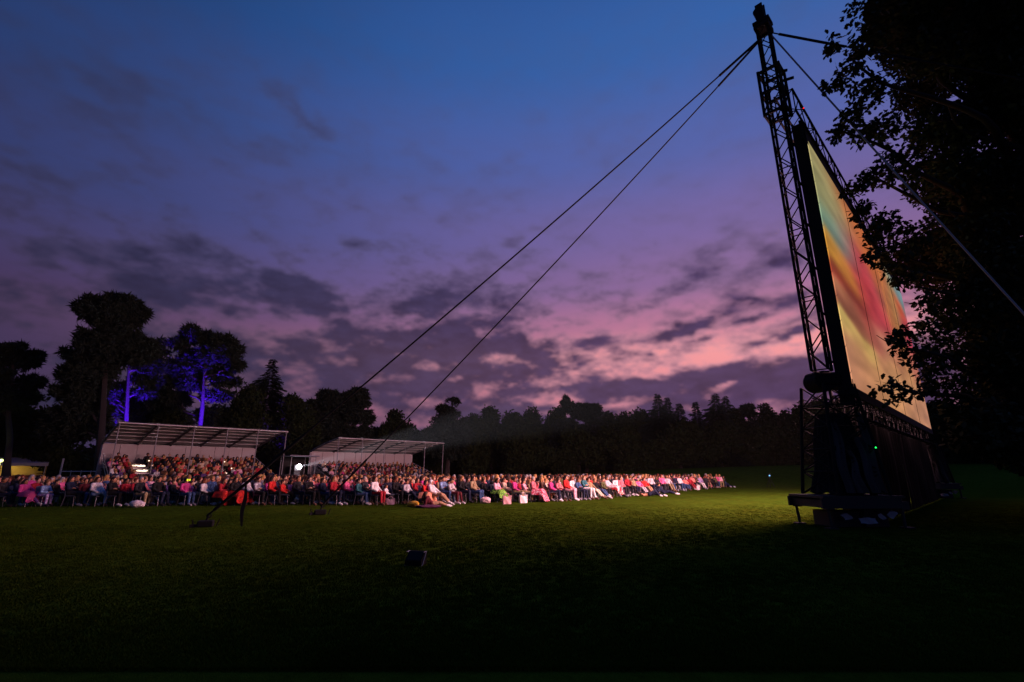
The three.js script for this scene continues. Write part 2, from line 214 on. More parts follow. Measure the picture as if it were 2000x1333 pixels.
for (const [s, top, fs] of [[MS, 16.9, -.05], [SLEN - MS, 16.9, SLEN + .05]]) {
  const lower = truss('mast', SP(s, MN, 4.3), SP(s, MN, 14.9), .44, .42, vE, vN, .55, mSteel, rig, .042, .02);
  truss('mast_head', SP(s, MN, 14.9), SP(s, MN, top), .36, .36, vE, vN, .5, mSteel, rig, .04, .02);
  // sleeve that carries the top truss
  const sl = new THREE.Group(); sl.name = 'sleeve_block'; rig.add(sl);
  for (const h of [13.15, 14.0, 14.85]) for (const k of [-1, 1]) { box('frame_bar', SP(s + k * .31, MN, h), [.07, .09, .74], mBlackSteel, sl, TURN); box('frame_bar', SP(s, MN + k * .33, h), [.56, .09, .07], mBlackSteel, sl, TURN); }
  for (const k of [-1, 1]) for (const q of [-1, 1]) box('frame_post', SP(s + k * .31, MN + q * .33, 14.0), [.08, 1.85, .08], mBlackSteel, sl, TURN, BEVEL);
for (const k of [-1, 1]) { rod('frame_diagonal', SP(s - .31, MN + k * .33, 13.2), SP(s + .31, MN + k * .33, 14.0), .025, mBlackSteel, sl); rod('frame_diagonal', SP(s + k * .31, MN - .33, 14.0), SP(s + k * .31, MN + .33, 14.8), .025, mBlackSteel, sl); }
  for (const [h, n] of [[14.75, .1], [14.35, -.05]]) rod('pin', SP(s, MN - .3, h), SP(s + .1, n, h), .05, mBlackSteel, sl, ROD10);
  // pulley head on top
  const ph = new THREE.Group(); ph.name = 'pulley_head'; rig.add(ph);
  for (const k of [-1, 0, 1]) box('cheek_plate', SP(s + k * .17, MN, top + .4), [.04, 1.0 + (k === 1 ? .35 : 0), .24], mBlackSteel, ph, TURN);
  for (const h of [.0, .34, .62]) rod('sheave', SP(s - .2, MN + (h - .3) * .2, top + h), SP(s + .2, MN + (h - .3) * .2, top + h), .15, mBlackSteel, ph, ROD10);
  box('cross_head', SP(s, MN, top - .1), [.62, .16, .5], mBlackSteel, ph, TURN, BEVEL);
  box('cross_head', SP(s, MN, top + .12), [.5, .12, .55], mBlackSteel, ph, TURN, BEVEL);
  // dark side frame between mast and fabric
  const sf = new THREE.Group(); sf.name = 'side_frame'; rig.add(sf);
  const o = s < 1 ? -.02 : .02;
  for (let h = 4.6; h < 14; h += 1.5) rod('tie_bar', SP(s, MN - .2, h), SP(fs, .34, h), .03, mBlackSteel, sf);
  box('frame_cover', SP(fs + o, .2, (SLOW + SHIGH) / 2 + .1), [.1, SHIGH - SLOW + 1.2, .3], mBlackCloth, sf, TURN);
  for (const n of [.05, .36]) rod('frame_tube', SP(fs + o, n, SLOW - .5), SP(fs + o, n, SHIGH + .8), .035, mBlackSteel, sf, ROD10);
  for (let h = SLOW + .4; h < SHIGH; h += .8) rod('lacing', SP(fs + o, .02, h), SP(fs + .12 * (s < 1 ? 1 : -1), -.004, h + .1), .006, mPlate, sf);
}
truss('top_truss', SP(MS, .32, 13.45), SP(SLEN - MS, .32, 13.45), .55, .85, vN, UP, .7, mSteel, rig, .036, .018);
box('top_masking', SP(SLEN / 2, .1, 12.62), [SLEN + .5, .72, .06], mBlackCloth, rig, TURN);
truss('bottom_truss', SP(-.2, .3, 3.32), SP(SLEN + .2, .3, 3.32), .55, .6, vN, UP, .6, mUnder, rig, .03, .016, true);
{ const r = rng(31), cl = new THREE.Group(); cl.name = 'truss_clamps'; rig.add(cl); for (let s = .4; s < SLEN; s += .42) for (const [n, h] of [[.03, 3.62], [.03, 3.03], [.57, 3.05]]) if (r() < .55) box('clamp', SP(s + r() * .2, n, h + (r() - .5) * .06), [.09 + r() * .06, .035, .05], mGalv, cl, TURN + (r() - .5)); }
box('bottom_masking', SP(SLEN / 2, .02, 3.7), [SLEN + .3, .28, .08], mBlackCloth, rig, TURN);
{ // small lamps on the rig
  const led = (p, c, k, name = 'indicator_lamp') => { const m = part(name, new THREE.SphereGeometry(.02, 10, 8), new THREE.MeshStandardMaterial({ color: 0x111111, emissive: c, emissiveIntensity: k }), rig); m.position.copy(p); };
  led(SP(.3, .0, 13.75), 0xff1408, 2.2); led(P(10.02, 2.1, 13.62), 0x20ff60, 2.5);
}
{ // black skirt cloth hung from the bottom truss to the grass
  const sk = new THREE.Group(); sk.name = 'ground_skirt'; rig.add(sk);
  for (let i = 0; i < 9; i++) { const s0 = 1.0 + i * 2.06, s1 = s0 + 2.03, nu = 24, pos = [], idx = []; for (let j = 0; j <= 8; j++) for (let k = 0; k <= nu; k++) { const t = j / 8, s = mix(s0, s1, k / nu), p = SP(s, .3 + .05 * Math.sin(s * 9 + Math.sin(s * 2.3) * 2) * (1 - .6 * t) + .02 * Math.sin(t * 7 + s), mix(-.16, 3.02, t)); pos.push(p.x, p.y, p.z); } for (let j = 0; j < 8; j++) for (let k = 0; k < nu; k++) { const a = j * (nu + 1) + k; idx.push(a, a + 1, a + nu + 2, a, a + nu + 2, a + nu + 1); } const g = new THREE.BufferGeometry(); g.setAttribute('position', new THREE.Float32BufferAttribute(pos, 3)); g.setIndex(idx); g.computeVertexNormals(); part('cloth_panel', g, mSkirt, sk); }
}
// pedestals: black tarpaulin skirt over a tapered base, on a low trailer
function skirt(bw, bd, tw, td, h0, h1, seed) {
  const nu = 120, nv = 24, pos = [], uv = [], idx = [];
  for (let j = 0; j <= nv; j++) for (let i = 0; i <= nu; i++) {
    const t = j / nv, a = i / nu * Math.PI * 2, k = Math.pow(t, .8), w = mix(bw, tw, k) / 2, d = mix(bd, td, k) / 2;
    const ca = Math.cos(a), sa = Math.sin(a), q = Math.pow(Math.pow(Math.abs(ca), 5) + Math.pow(Math.abs(sa), 5), -1 / 5);
    const fold = (Math.sin(a * 17 + 1.6 * Math.sin(t * 3 + seed)) * .5 + Math.sin(a * 31 + 2 * t + seed) * .3 + (fbm(a * 2.5, t * 3, seed, 3) - .5) * 2.2) * .055 * (1 - .55 * t);
    pos.push(ca * q * (w + fold), mix(h0, h1, t) + (j === 0 ? (vnoise(a * 5, seed) - .5) * .14 : 0), sa * q * (d + fold)); uv.push(i / nu * 6, t * 3);
  }
  for (let j = 0; j < nv; j++) for (let i = 0; i < nu; i++) { const a = j * (nu + 1) + i; idx.push(a, a + nu + 1, a + nu + 2, a, a + nu + 2, a + 1); }
  const g = new THREE.BufferGeometry(); g.setAttribute('position', new THREE.Float32BufferAttribute(pos, 3)); g.setAttribute('uv', new THREE.Float32BufferAttribute(uv, 2)); g.setIndex(idx); g.computeVertexNormals(); return g;
}
const mTarp = dullBlack(.02, .7), mSheet = M(L3(.035, .034, .036), .6), mRubber = M(L3(.02, .02, .02), .9);
for (const [lat, dep, seed, far] of [[9.5, 14.45, 1.3, 0], [24.6, 29.6, 4.2, 1]]) {
  const g = new THREE.Group(); g.name = 'pedestal'; g.position.copy(P(lat, 0, dep)); g.rotation.y = .12; rig.add(g);
  part('tarpaulin', skirt(1.5, 1.2, .7, .7, .86, 3.1, seed), mTarp, g);
  for (let k = 0; k < 4; k++) { const c = [[-1, 1], [1, 1], [1, -1], [-1, -1]], q = (i, t) => new THREE.Vector3(c[i % 4][0] * mix(.78, .48, t), mix(.84, 3.95, t), c[i % 4][1] * mix(.7, .46, t)); for (let m = 0; m < 5; m++) { rod('lattice_bar', q(k, m / 5), q(k + 1, (m + 1) / 5), .022, mBlackSteel, g); rod('lattice_bar', q(k + 1, m / 5), q(k, (m + 1) / 5), .022, mBlackSteel, g); if (m) rod('lattice_bar', q(k, m / 5), q(k + 1, m / 5), .022, mBlackSteel, g); } rod('lattice_leg', q(k, 0), q(k, 1), .05, mBlackSteel, g, ROD10); }
  for (const [x, z, r, l] of [[-.5, .66, .05, 1.9], [.2, .72, .035, 1.5], [.45, .6, .04, 2.2], [-.15, .68, .03, 1.2]]) part('hanging_sheet', (() => { const w = .16 + r * 2, gg = new THREE.BoxGeometry(w, l, .012, 6, 14, 1), p = gg.attributes.position; for (let i = 0; i < p.count; i++) { const t = p.getY(i) / l; p.setZ(i, p.getZ(i) + .05 * Math.sin(p.getX(i) * 40 + t * 3 + x * 9) - .22 * t); p.setX(i, p.getX(i) * (1.1 - .5 * t) + .04 * Math.sin(t * 8 + x)); } gg.translate(x, .9 + l / 2, z); gg.computeVertexNormals(); return gg; })(), mSheet, g);
  const arm = part('pivot_arm', RBOX(.95, .42, .6, .12), mBlackSteel, g); arm.position.set(-.12, 4.12, .1);
  const cyl = part('pivot_drum', new THREE.CylinderGeometry(.34, .34, .5, 24), mBlackSteel, g); cyl.rotation.x = Math.PI / 2; cyl.position.set(-.3, 4.05, .1); cyl.scale.set(1, 1, .9);
  box('foot_plate', new THREE.Vector3(.25, 4.0, .05), [.7, .26, .6], mBlackSteel, g, 0, BEVEL);
  const tr = new THREE.Group(); tr.name = 'trailer'; tr.position.copy(P(lat, 0, dep)); tr.rotation.y = .06; rig.add(tr);
  box('deck', new THREE.Vector3(-.15, .8, .15), [2.3, .06, 1.5], mTrailer, tr); box('side_rail', new THREE.Vector3(-.25, .64, .86), [2.2, .26, .07], mTrailer, tr); box('side_rail', new THREE.Vector3(-.25, .64, -.56), [2.2, .26, .07], mTrailer, tr);
  for (const x of [-1.2, -.5, .2, .8]) box('cross_member', new THREE.Vector3(x, .62, .15), [.09, .2, 1.35], mTrailer, tr);
  for (const x of [-1.2, .9]) for (const z of [.82, -.5]) { rod('jack_leg', new THREE.Vector3(x, .78, z), new THREE.Vector3(x + (x < 0 ? .07 : 0), .04, z), .04, mTrailer, tr, ROD10); box('jack_bracket', new THREE.Vector3(x + .07, .58, z), [.22, .2, .12], mTrailer, tr); box('jack_pad', new THREE.Vector3(x + .06, .02, z), [.24, .04, .24], mTrailer, tr); }
  for (const [x, w, h] of [[-.45, .8, .42], [.4, .7, .46]]) box('ballast_block', new THREE.Vector3(x, h / 2, .1), [w, h, .8], mTrailer, tr, .03, BEVEL);
  for (const [x, y, z, w, rr, tz] of [[-.62, .3, .74, .34, .3, .25], [-.1, .2, .82, .4, -.25, -.12], [.32, .3, .8, .26, .5, .3], [.62, .36, .8, .22, -.3, .6]]) { const sheet = new THREE.PlaneGeometry(w, .16, 8, 4), p = sheet.attributes.position; for (let i = 0; i < p.count; i++) p.setZ(i, .03 * Math.sin(p.getX(i) * 19 + p.getY(i) * 22 + x)); sheet.computeVertexNormals(); const q = part('crumpled_sheet', sheet, M(L3(.3, .3, .33), .6, { side: THREE.DoubleSide }), tr); q.position.set(x, y, z); q.rotation.set(-.5, rr, tz); }
}
function RBOX(w, h, d, r) { return new RoundedBoxGeometry(w, h, d, 3, r); }

// ------------------------------------------------------------------ guy ropes, their anchors
const mRope = dullBlack(.02), mStrap = M(L3(.42, .44, .5), .8);
function rope(label, a, b, sag, r, extra = []) {
  const pts = []; for (let i = 0; i <= 24; i++) { const t = i / 24, p = a.clone().lerp(b, t); p.y -= sag * 4 * t * (1 - t); pts.push(p); }
  const cv = new THREE.CatmullRomCurve3(pts), g = thing('guy_rope', label, 'rope', null, 0, 'guy ropes of the screen');
  part('line', new THREE.TubeGeometry(cv, 80, r, 8), mRope, g);
  for (const [t0, t1, k, nm] of extra) { const q = []; for (let i = 0; i <= 6; i++) q.push(cv.getPointAt(mix(t0, t1, i / 6))); part(nm, new THREE.TubeGeometry(new THREE.CatmullRomCurve3(q), 12, r * k, 8), mRope, g); }
  return { g, cv };
}
const A1 = P(-8.38, .28, 14.07), A2 = P(-6.75, .28, 18.01);
const r1 = rope('thick dark guy rope from mast top to ground weight left of the foreground', SP(MS + .05, MN + .1, 16.55), A1, .18, .026, [[0, .1, 1.7, 'splice'], [.86, .99, 1.7, 'ratchet_strap']]);
const r2 = rope('guy rope from mast top to farther ground weight near the crowd', SP(MS + .05, MN + .15, 16.5), A2, .2, .023, [[0, .1, 1.7, 'splice'], [.9, .99, 1.5, 'ratchet_strap']]);
{ const q = r1.cv.getPointAt(.945), t = part('strap_tail', (() => { const g = new THREE.BoxGeometry(.07, q.y - .02, .012, 1, 8, 1), p = g.attributes.position; for (let i = 0; i < p.count; i++) { const t = p.getY(i) / q.y; p.setX(i, p.getX(i) * (1 + .5 * Math.cos(t * 5)) + .02 * Math.sin(t * 9)); } g.computeVertexNormals(); return g; })(), mRope, r1.g); t.position.set(q.x, (q.y) / 2 + .005, q.z); t.rotation.y = .3; }
rope('guy rope running back over the right-hand tree', SP(MS + .2, MN - .1, 16.75), P(20, .0, 2.4), .12, .022, [[.02, .13, 1.9, 'splice'], [.2, .23, 1.9, 'shackle']]);
const r4 = rope('pale guy rope crossing in front of the big tree', SP(MS + .15, MN - .15, 16.6), P(14, .0, 10), .1, .026);
r4.g.children[0].material = mStrap;
for (const [p, label] of [[A1, 'dark concrete ground weight holding the thick guy rope'], [A2, 'dark ground weight with shackles nearer the crowd']]) {
  const g = thing('ground_anchor', label, 'anchor', P(p.x, 0, -p.z), .4, 'ground weights of the guy ropes'); g.scale.setScalar(.78);
  const b = part('weight', RBOX(.5, .22, .36, .05), mBlackSteel, g); b.position.y = .11; rod('eye_post', new THREE.Vector3(0, .2, 0), new THREE.Vector3(.06, .36, 0), .035, mBlackSteel, g, ROD10);
  const t = part('ring', new THREE.TorusGeometry(.07, .018, 8, 18), mBlackSteel, g); t.position.set(.07, .38, 0); for (const s of [-1, 1]) rod('stake', new THREE.Vector3(s * .32, -.05, .06), new THREE.Vector3(s * .42, .26, .02), .022, mBlackSteel, g, ROD10);
  box('cleat', new THREE.Vector3(-.36, .06, .1), [.2, .1, .08], mBlackSteel, g, .3, BEVEL);
}
{ // small black floodlight standing off in the foreground grass
  const g = thing('stage_monitor', 'small black wedge-shaped stage box standing alone in the dark foreground grass', 'stage box', P(-1.55, 0, 8.45), -.25);
  const sh = new THREE.Shape(); sh.moveTo(-.14, .03); sh.lineTo(.14, .03); sh.lineTo(.14, .12); sh.lineTo(-.05, .29); sh.lineTo(-.14, .29); sh.closePath();
  const b = new THREE.ExtrudeGeometry(sh, { depth: .36, bevelEnabled: true, bevelSize: .012, bevelThickness: .012, bevelSegments: 2 }); b.translate(0, 0, -.18); b.rotateY(-Math.PI / 2);
  g.scale.set(.74, .68, .74);
  part('cabinet', b, dullBlack(.008, .7), g);
  const gr = box('grille', new THREE.Vector3(0, .212, -.055), [.32, .005, .23], dullBlack(.02, .6), g); gr.rotation.set(.725, 0, 0); gr.position.set(0, .216, .052);
  for (const s of [-1, 1]) { rod('stand_leg', new THREE.Vector3(s * .2, .0, .12), new THREE.Vector3(s * .2, .3, -.08), .012, mGalv, g); box('rubber_foot', new THREE.Vector3(s * .17, .014, .1), [.06, .028, .05], mPlate, g); rod('handle', new THREE.Vector3(s * .2, .3, -.1), new THREE.Vector3(s * .2, .3, .06), .01, mGalv, g); }
}

// ------------------------------------------------------------------ trees
const leafM = (r, g, b) => new THREE.MeshPhysicalMaterial({ color: L3(r, g, b), roughness: 1, specularIntensity: 0, side: THREE.DoubleSide });
const mBark = M(L3(.028, .023, .02), .95), mPineBark = M(L3(.05, .035, .034), .95), mPine = leafM(.026, .038, .028), mLeaf = leafM(.024, .035, .013), mSpruce = leafM(.022, .034, .024), mOakLeaf = new THREE.MeshStandardMaterial({ color: L3(.03, .045, .016), roughness: .8, side: THREE.DoubleSide });
function triSoup(n, seed, fn) { const r = rng(seed), pos = []; for (let i = 0; i < n; i++) fn(r, pos, i); const g = new THREE.BufferGeometry(); g.setAttribute('position', new THREE.Float32BufferAttribute(pos, 3)); g.computeVertexNormals(); return g; }
const rv = (r) => { const z = r() * 2 - 1, a = r() * 6.2832, s = Math.sqrt(1 - z * z); return new THREE.Vector3(s * Math.cos(a), z, s * Math.sin(a)); };
const pineClump = triSoup(26, 5, (r, pos) => { const d = rv(r); d.y = d.y * .7 + .25; d.normalize(); const s = rv(r).cross(d).normalize().multiplyScalar(.09 + r() * .06), b = d.clone().multiplyScalar(.05 + r() * .25), e = d.clone().multiplyScalar(.55 + r() * .45); pos.push(b.x - s.x, b.y - s.y, b.z - s.z, b.x + s.x, b.y + s.y, b.z + s.z, e.x, e.y, e.z); });
const leafClump = triSoup(26, 9, (r, pos) => { const c = rv(r).multiplyScalar(.25 + .75 * Math.sqrt(r())), d = rv(r).multiplyScalar(.24 + r() * .12), s = rv(r).cross(d).normalize().multiplyScalar(.12 + r() * .06); const a = c.clone().sub(d), b = c.clone().add(s), e = c.clone().add(d), f = c.clone().sub(s); pos.push(a.x, a.y, a.z, b.x, b.y, b.z, e.x, e.y, e.z, a.x, a.y, a.z, e.x, e.y, e.z, f.x, f.y, f.z); });
const sprayClump = triSoup(20, 13, (r, pos, i) => { const x = (i / 19) * 1.0, side = i % 2 ? 1 : -1, l = (1 - x) * .5 + .12; const b = [x, -.12 * x * x, 0], e = [x + l * .55, -.12 * x * x - .1 - r() * .12, side * l * (.7 + r() * .4)], w = .06; pos.push(b[0] - w, b[1], b[2], b[0] + w, b[1] + .03, b[2], ...e); });
const oakLeaf = (() => { const out = [[0, 0], [.1, .07], [.2, .16], [.3, .12], [.42, .24], [.55, .17], [.68, .25], [.8, .14], [1, 0]], pos = []; const z = (x, y) => -.10 * x * x + .12 * Math.abs(y); for (let i = 0; i + 1 < out.length; i++) for (const s of [1, -1]) { const [x0, y0] = out[i], [x1, y1] = out[i + 1]; pos.push(x0, z(x0, 0), 0, x0, z(x0, y0), s * y0, x1, z(x1, y1), s * y1, x0, z(x0, 0), 0, x1, z(x1, y1), s * y1, x1, z(x1, 0), 0); } const g = new THREE.BufferGeometry(); g.setAttribute('position', new THREE.Float32BufferAttribute(pos, 3)); g.computeVertexNormals(); return g; })();
function trunkGeo(a, b, r0, r1, bend, seed, seg = 9) { const r = rng(seed), pts = []; for (let i = 0; i <= 6; i++) { const t = i / 6, p = a.clone().lerp(b, t); p.x += (r() - .5) * bend * Math.sin(t * 3.1); p.z += (r() - .5) * bend * Math.sin(t * 3.1); pts.push(p); } const cv = new THREE.CatmullRomCurve3(pts), g = new THREE.TubeGeometry(cv, 16, 1, seg), fr = cv, P0 = g.attributes.position, row = seg + 1; for (let i = 0; i <= 16; i++) { const t = i / 16, c = cv.getPointAt(t), k = mix(r0, r1, t) * (1 + .5 * Math.exp(-t * 18)); for (let j = 0; j < row; j++) { const o = i * row + j; P0.setXYZ(o, c.x + (P0.getX(o) - c.x) * k, c.y + (P0.getY(o) - c.y) * k, c.z + (P0.getZ(o) - c.z) * k); } } g.computeVertexNormals(); g.userData.curve = cv; return g; }
const dummy = new THREE.Object3D();
function instanced(name, geo, mat, mats, parent) { const m = new THREE.InstancedMesh(geo, mat, mats.length); mats.forEach((x, i) => m.setMatrixAt(i, x)); m.name = name; parent.add(m); return m; }
function fillPads(pads, seed, dens, s0, s1, gap = .42, gscale = .9, upright = false) {
  const r = rng(seed), out = [];
  for (const [c, rx, ry, rz] of pads) {
    const n = Math.round(dens * (rx * ry + ry * rz + rx * rz) * 4);
    for (let i = 0; i < n; i++) {
      const d = rv(r), k = Math.pow(r(), .42), x = c.x + d.x * rx * k, y = c.y + d.y * ry * k, z = c.z + d.z * rz * k;
      if (fbm(x * gscale, y * gscale * 1.4, z * gscale, 3) < gap + .1 * (k - .5)) continue;
      dummy.position.set(x, y, z); if (upright) dummy.rotation.set((r() - .5) * .7, r() * 6.28, (r() - .5) * .7); else dummy.rotation.set(r() * 6.28, r() * 6.28, r() * 6.28); const s = mix(s0, s1, r()) * (1.12 - .3 * k); dummy.scale.set(s, s, s); dummy.updateMatrix(); out.push(dummy.matrix.clone());
    }
  }
  return out;
}
function tree(o) {
  const g = thing(o.name, o.label, 'tree', null, 0, o.group), tg = trunkGeo(o.base, o.top, o.r, o.r * .3, o.bend ?? .5, o.seed);
  part('trunk', tg, o.bark, g);
  const cv = tg.userData.curve, r = rng(o.seed + 7);
  for (const [c, rx, ry] of o.pads.slice(0, 16)) {
    const t = clamp((c.y - ry * .5 - Math.hypot(c.x - o.base.x, c.z - o.base.z) * .35 - o.base.y) / (o.top.y - o.base.y), .25, .97), a = cv.getPointAt(t), e = c.clone(); e.y -= ry * .1;
    if (a.distanceTo(e) > .8) part('limb', trunkGeo(a, e, o.r * .38, o.r * .1, a.distanceTo(e) * .22, o.seed + Math.floor(r() * 999), 6), o.bark, g);
  }
  const crown = instanced('crown', o.geo, o.mat, fillPads(o.pads, o.seed + 3, o.dens, o.s0, o.s1, o.gap, o.gscale, o.upright), g); crown.userData.kind = 'stuff';
  return g;
}
const pad = (px, py, rxp, ryp, dep, dd = 0, rz) => { const m = dep / FP * 1.0, c = at(px, py, dep + dd); return [c, rxp * m, ryp * m, rz ?? rxp * m * .85]; };
const gy = (lat, dep) => gh(lat, dep);
const baseAt = (px, dep) => { const x = latAt(px, dep); return P(x, gy(x, dep) - .1, dep); };
const pineArgs = { geo: pineClump, mat: mPine, bark: mPineBark, dens: 8, s0: .55, s1: 1.15, gap: .43, gscale: .6, upright: true };
tree({ ...pineArgs, name: 'pine_tree', label: 'dark flat-topped pine cut off by the left edge of the picture', base: baseAt(18, 54), top: at(28, 680, 54), r: .36, seed: 11, pads: [pad(35, 690, 40, 20, 54), pad(55, 700, 24, 22, 54, 1), pad(5, 700, 40, 24, 54), pad(20, 745, 55, 22, 54), pad(60, 745, 28, 14, 54), pad(30, 775, 40, 18, 54), pad(-40, 740, 50, 40, 54), pad(0, 790, 40, 16, 54)] });
tree({ ...pineArgs, name: 'pine_tree', label: 'tallest dark pine on the left, behind the near end of the left grandstand', base: baseAt(198, 49), top: at(212, 585, 50), r: .4, bark: mBark, bend: .3, seed: 12, pads: [pad(210, 588, 40, 17, 50), pad(180, 600, 38, 20, 50), pad(245, 600, 36, 22, 50), pad(268, 615, 24, 18, 50), pad(215, 615, 60, 22, 50), pad(200, 635, 36, 12, 50), pad(245, 632, 30, 12, 50), pad(180, 660, 46, 18, 50), pad(240, 665, 50, 22, 50), pad(215, 690, 64, 28, 50), pad(160, 690, 34, 24, 50), pad(268, 690, 40, 26, 50), pad(175, 735, 55, 35, 50), pad(150, 780, 50, 40, 50), pad(170, 820, 56, 40, 50, 1), pad(130, 830, 46, 40, 50, 1), pad(285, 672, 26, 14, 50)] });
tree({ ...pineArgs, name: 'pine_tree', label: 'pine with a bright blue-lit trunk and low crown beside the tallest pine', base: baseAt(248, 56), top: at(252, 690, 56), r: .34, bend: .2, seed: 13, gap: .43, pads: [pad(262, 700, 40, 18, 56, 1), pad(290, 715, 34, 16, 56, 1), pad(278, 740, 30, 12, 56, 1.6), pad(222, 772, 26, 10, 56, .6), pad(232, 752, 18, 9, 56, 1.2), pad(282, 768, 20, 8, 56, 1), pad(305, 690, 30, 22, 56, 2), pad(215, 805, 22, 22, 56, 2), pad(196, 760, 20, 24, 56, 2), pad(205, 835, 16, 18, 56, 2)] });
tree({ ...pineArgs, name: 'pine_tree', label: 'spreading pine lit violet from below, right of the other blue-lit pine', base: baseAt(384, 58), top: at(404, 672, 58), r: .36, bend: .2, seed: 14, pads: [pad(372, 648, 22, 14, 58), pad(395, 660, 34, 16, 58), pad(340, 668, 30, 12, 58), pad(322, 662, 16, 8, 58), pad(430, 668, 30, 16, 58), pad(448, 690, 30, 22, 58), pad(420, 695, 40, 22, 58), pad(380, 700, 34, 18, 58), pad(462, 715, 18, 14, 58), pad(400, 730, 56, 14, 58, 2.2), pad(440, 745, 30, 11, 58, 1), pad(372, 750, 26, 10, 58, 1.4), pad(425, 772, 34, 10, 58, 1.2), pad(350, 720, 30, 14, 58, 1), pad(330, 745, 26, 14, 58, 2), pad(345, 780, 30, 16, 58, 3), pad(310, 770, 24, 30, 58, 4)] });
// conifers with layered sprays
function spruce(label, px, topY, dep, wpx, seed, group, name = 'spruce_tree', layers = 30) {
  const base = baseAt(px, dep), top = at(px, topY, dep), H = top.y - base.y, R = wpx * dep / FP, r = rng(seed), mats = [];
  const g = thing(name, label, 'tree', null, 0, group); part('trunk', trunkGeo(base, top, .26, .03, .1, seed), mBark, g);
  for (let i = 0; i < layers; i++) {
    const t = i / (layers - 1), y = mix(top.y - .3, base.y + H * .08, t), rad = R * (.05 + .95 * Math.pow(t, .9)) * (.72 + .5 * r()), n = Math.round(12 + 22 * t);
    for (let k = 0; k < n; k++) { const a = k / n * 6.283 + r(), l = rad * (.65 + .5 * r()); for (let q = 0; q < 3; q++) { const f = [.08, .38, .62][q]; dummy.position.set(top.x + Math.cos(a) * l * f, y - l * .22 * f + (r() - .5) * H / layers * 1.6, top.z + Math.sin(a) * l * f); dummy.rotation.set(0, -a + (r() - .5) * .7, -.12 + (r() - .5) * .3); const s = Math.max(.5, l * .5); dummy.scale.set(s, s * 1.5, s * 1.1); dummy.updateMatrix(); mats.push(dummy.matrix.clone()); } }
  }
  for (let q = 0; q < 4; q++) { dummy.position.set(top.x, top.y - .5 - q * .3, top.z); dummy.rotation.set(0, q * 1.7, 1.1 - q * .2); dummy.scale.setScalar(.6); dummy.updateMatrix(); mats.push(dummy.matrix.clone()); }
  const c = instanced('crown', sprayClump, mSpruce, mats, g); c.userData.kind = 'stuff'; return g;
}
function roundPads(px, topY, dep, wpx, seed, n = 9, low = 905) { const r = rng(seed), out = []; const h = low - topY; for (let i = 0; i < n; i++) { const t = i / (n - 1), y = topY + h * (.14 + .74 * t), w = wpx * Math.sin(Math.PI * clamp(.28 + .5 * t)) * (.5 + .3 * r()); out.push(pad(px + (r() - .5) * wpx * 1.15 * Math.min(1, .35 + t), y + (r() - .5) * h * .1, w * (.75 + .4 * r()), h * (.12 + .08 * r()), dep, (r() - .5) * 3)); } return out; }
const leafArgs = { geo: leafClump, mat: mLeaf, bark: mBark, dens: 3.6, s0: .7, s1: 1.3, gap: .36, gscale: .5 };
function leafy(label, px, topY, dep, wpx, seed, group, o = {}) { return tree({ ...leafArgs, name: 'broadleaf_tree', label, base: baseAt(px, dep), top: at(px, topY + 14, dep), r: .3, seed, pads: roundPads(px, topY, dep, wpx, seed + 40, o.n ?? 9, o.low ?? 915), group, ...o }); }
leafy('low dark tree at the far left, under the cut-off pine', 40, 800, 60, 62, 21, 'low trees on the left', { n: 8 }); leafy('low dark tree between the cut-off pine and the tallest pine', 108, 802, 61, 46, 22, 'low trees on the left', { n: 8 });
leafy('dark tree filling the gap behind the two blue-lit pines', 292, 752, 70, 60, 29, 'low trees on the left'); leafy('low dark tree hidden behind the near grandstand roof', 330, 785, 66, 56, 23, 'low trees on the left', { n: 8 }); leafy('dark round tree just left of the lone spruce', 486, 760, 68, 46, 24, 'low trees on the left'); leafy('dark rounded tree just right of the lone spruce', 572, 772, 70, 44, 25, 'low trees on the left'); leafy('low dark tree filling the gap under the violet pine', 420, 800, 70, 56, 28, 'low trees on the left', { n: 8 });
spruce('pointed spruce standing alone above the left grandstand roof', 533, 703, 72, 92, 31);
tree({ ...pineArgs, name: 'cedar_tree', label: 'broad layered cedar above the projector between the two grandstands', base: baseAt(668, 74), top: at(684, 765, 74), r: .4, seed: 15, dens: 7, pads: [pad(700, 768, 20, 10, 74), pad(690, 778, 32, 10, 74), pad(640, 774, 26, 12, 74), pad(655, 790, 40, 14, 74), pad(705, 795, 24, 12, 74), pad(625, 800, 20, 14, 74), pad(685, 810, 46, 16, 74), pad(640, 822, 34, 18, 74), pad(712, 822, 22, 9, 74), pad(700, 842, 28, 10, 74), pad(660, 850, 50, 20, 74), pad(710, 862, 24, 10, 74), pad(620, 850, 28, 30, 74, 2), pad(610, 790, 12, 8, 74)] });
leafy('small open round tree behind the right grandstand roof', 777, 812, 84, 40, 26, null, { gap: .42, low: 905 });
tree({ ...pineArgs, name: 'cedar_tree', label: 'dark conifer with a stubby spire right of the right grandstand', base: baseAt(872, 78), top: at(884, 782, 78), r: .4, seed: 16, dens: 8, pads: [pad(884, 788, 14, 10, 78), pad(866, 800, 14, 8, 78), pad(880, 808, 26, 12, 78), pad(872, 825, 36, 14, 78), pad(900, 822, 16, 5, 78), pad(878, 845, 48, 18, 78), pad(845, 850, 24, 14, 78), pad(870, 875, 52, 24, 78), pad(905, 845, 14, 5, 78)] });
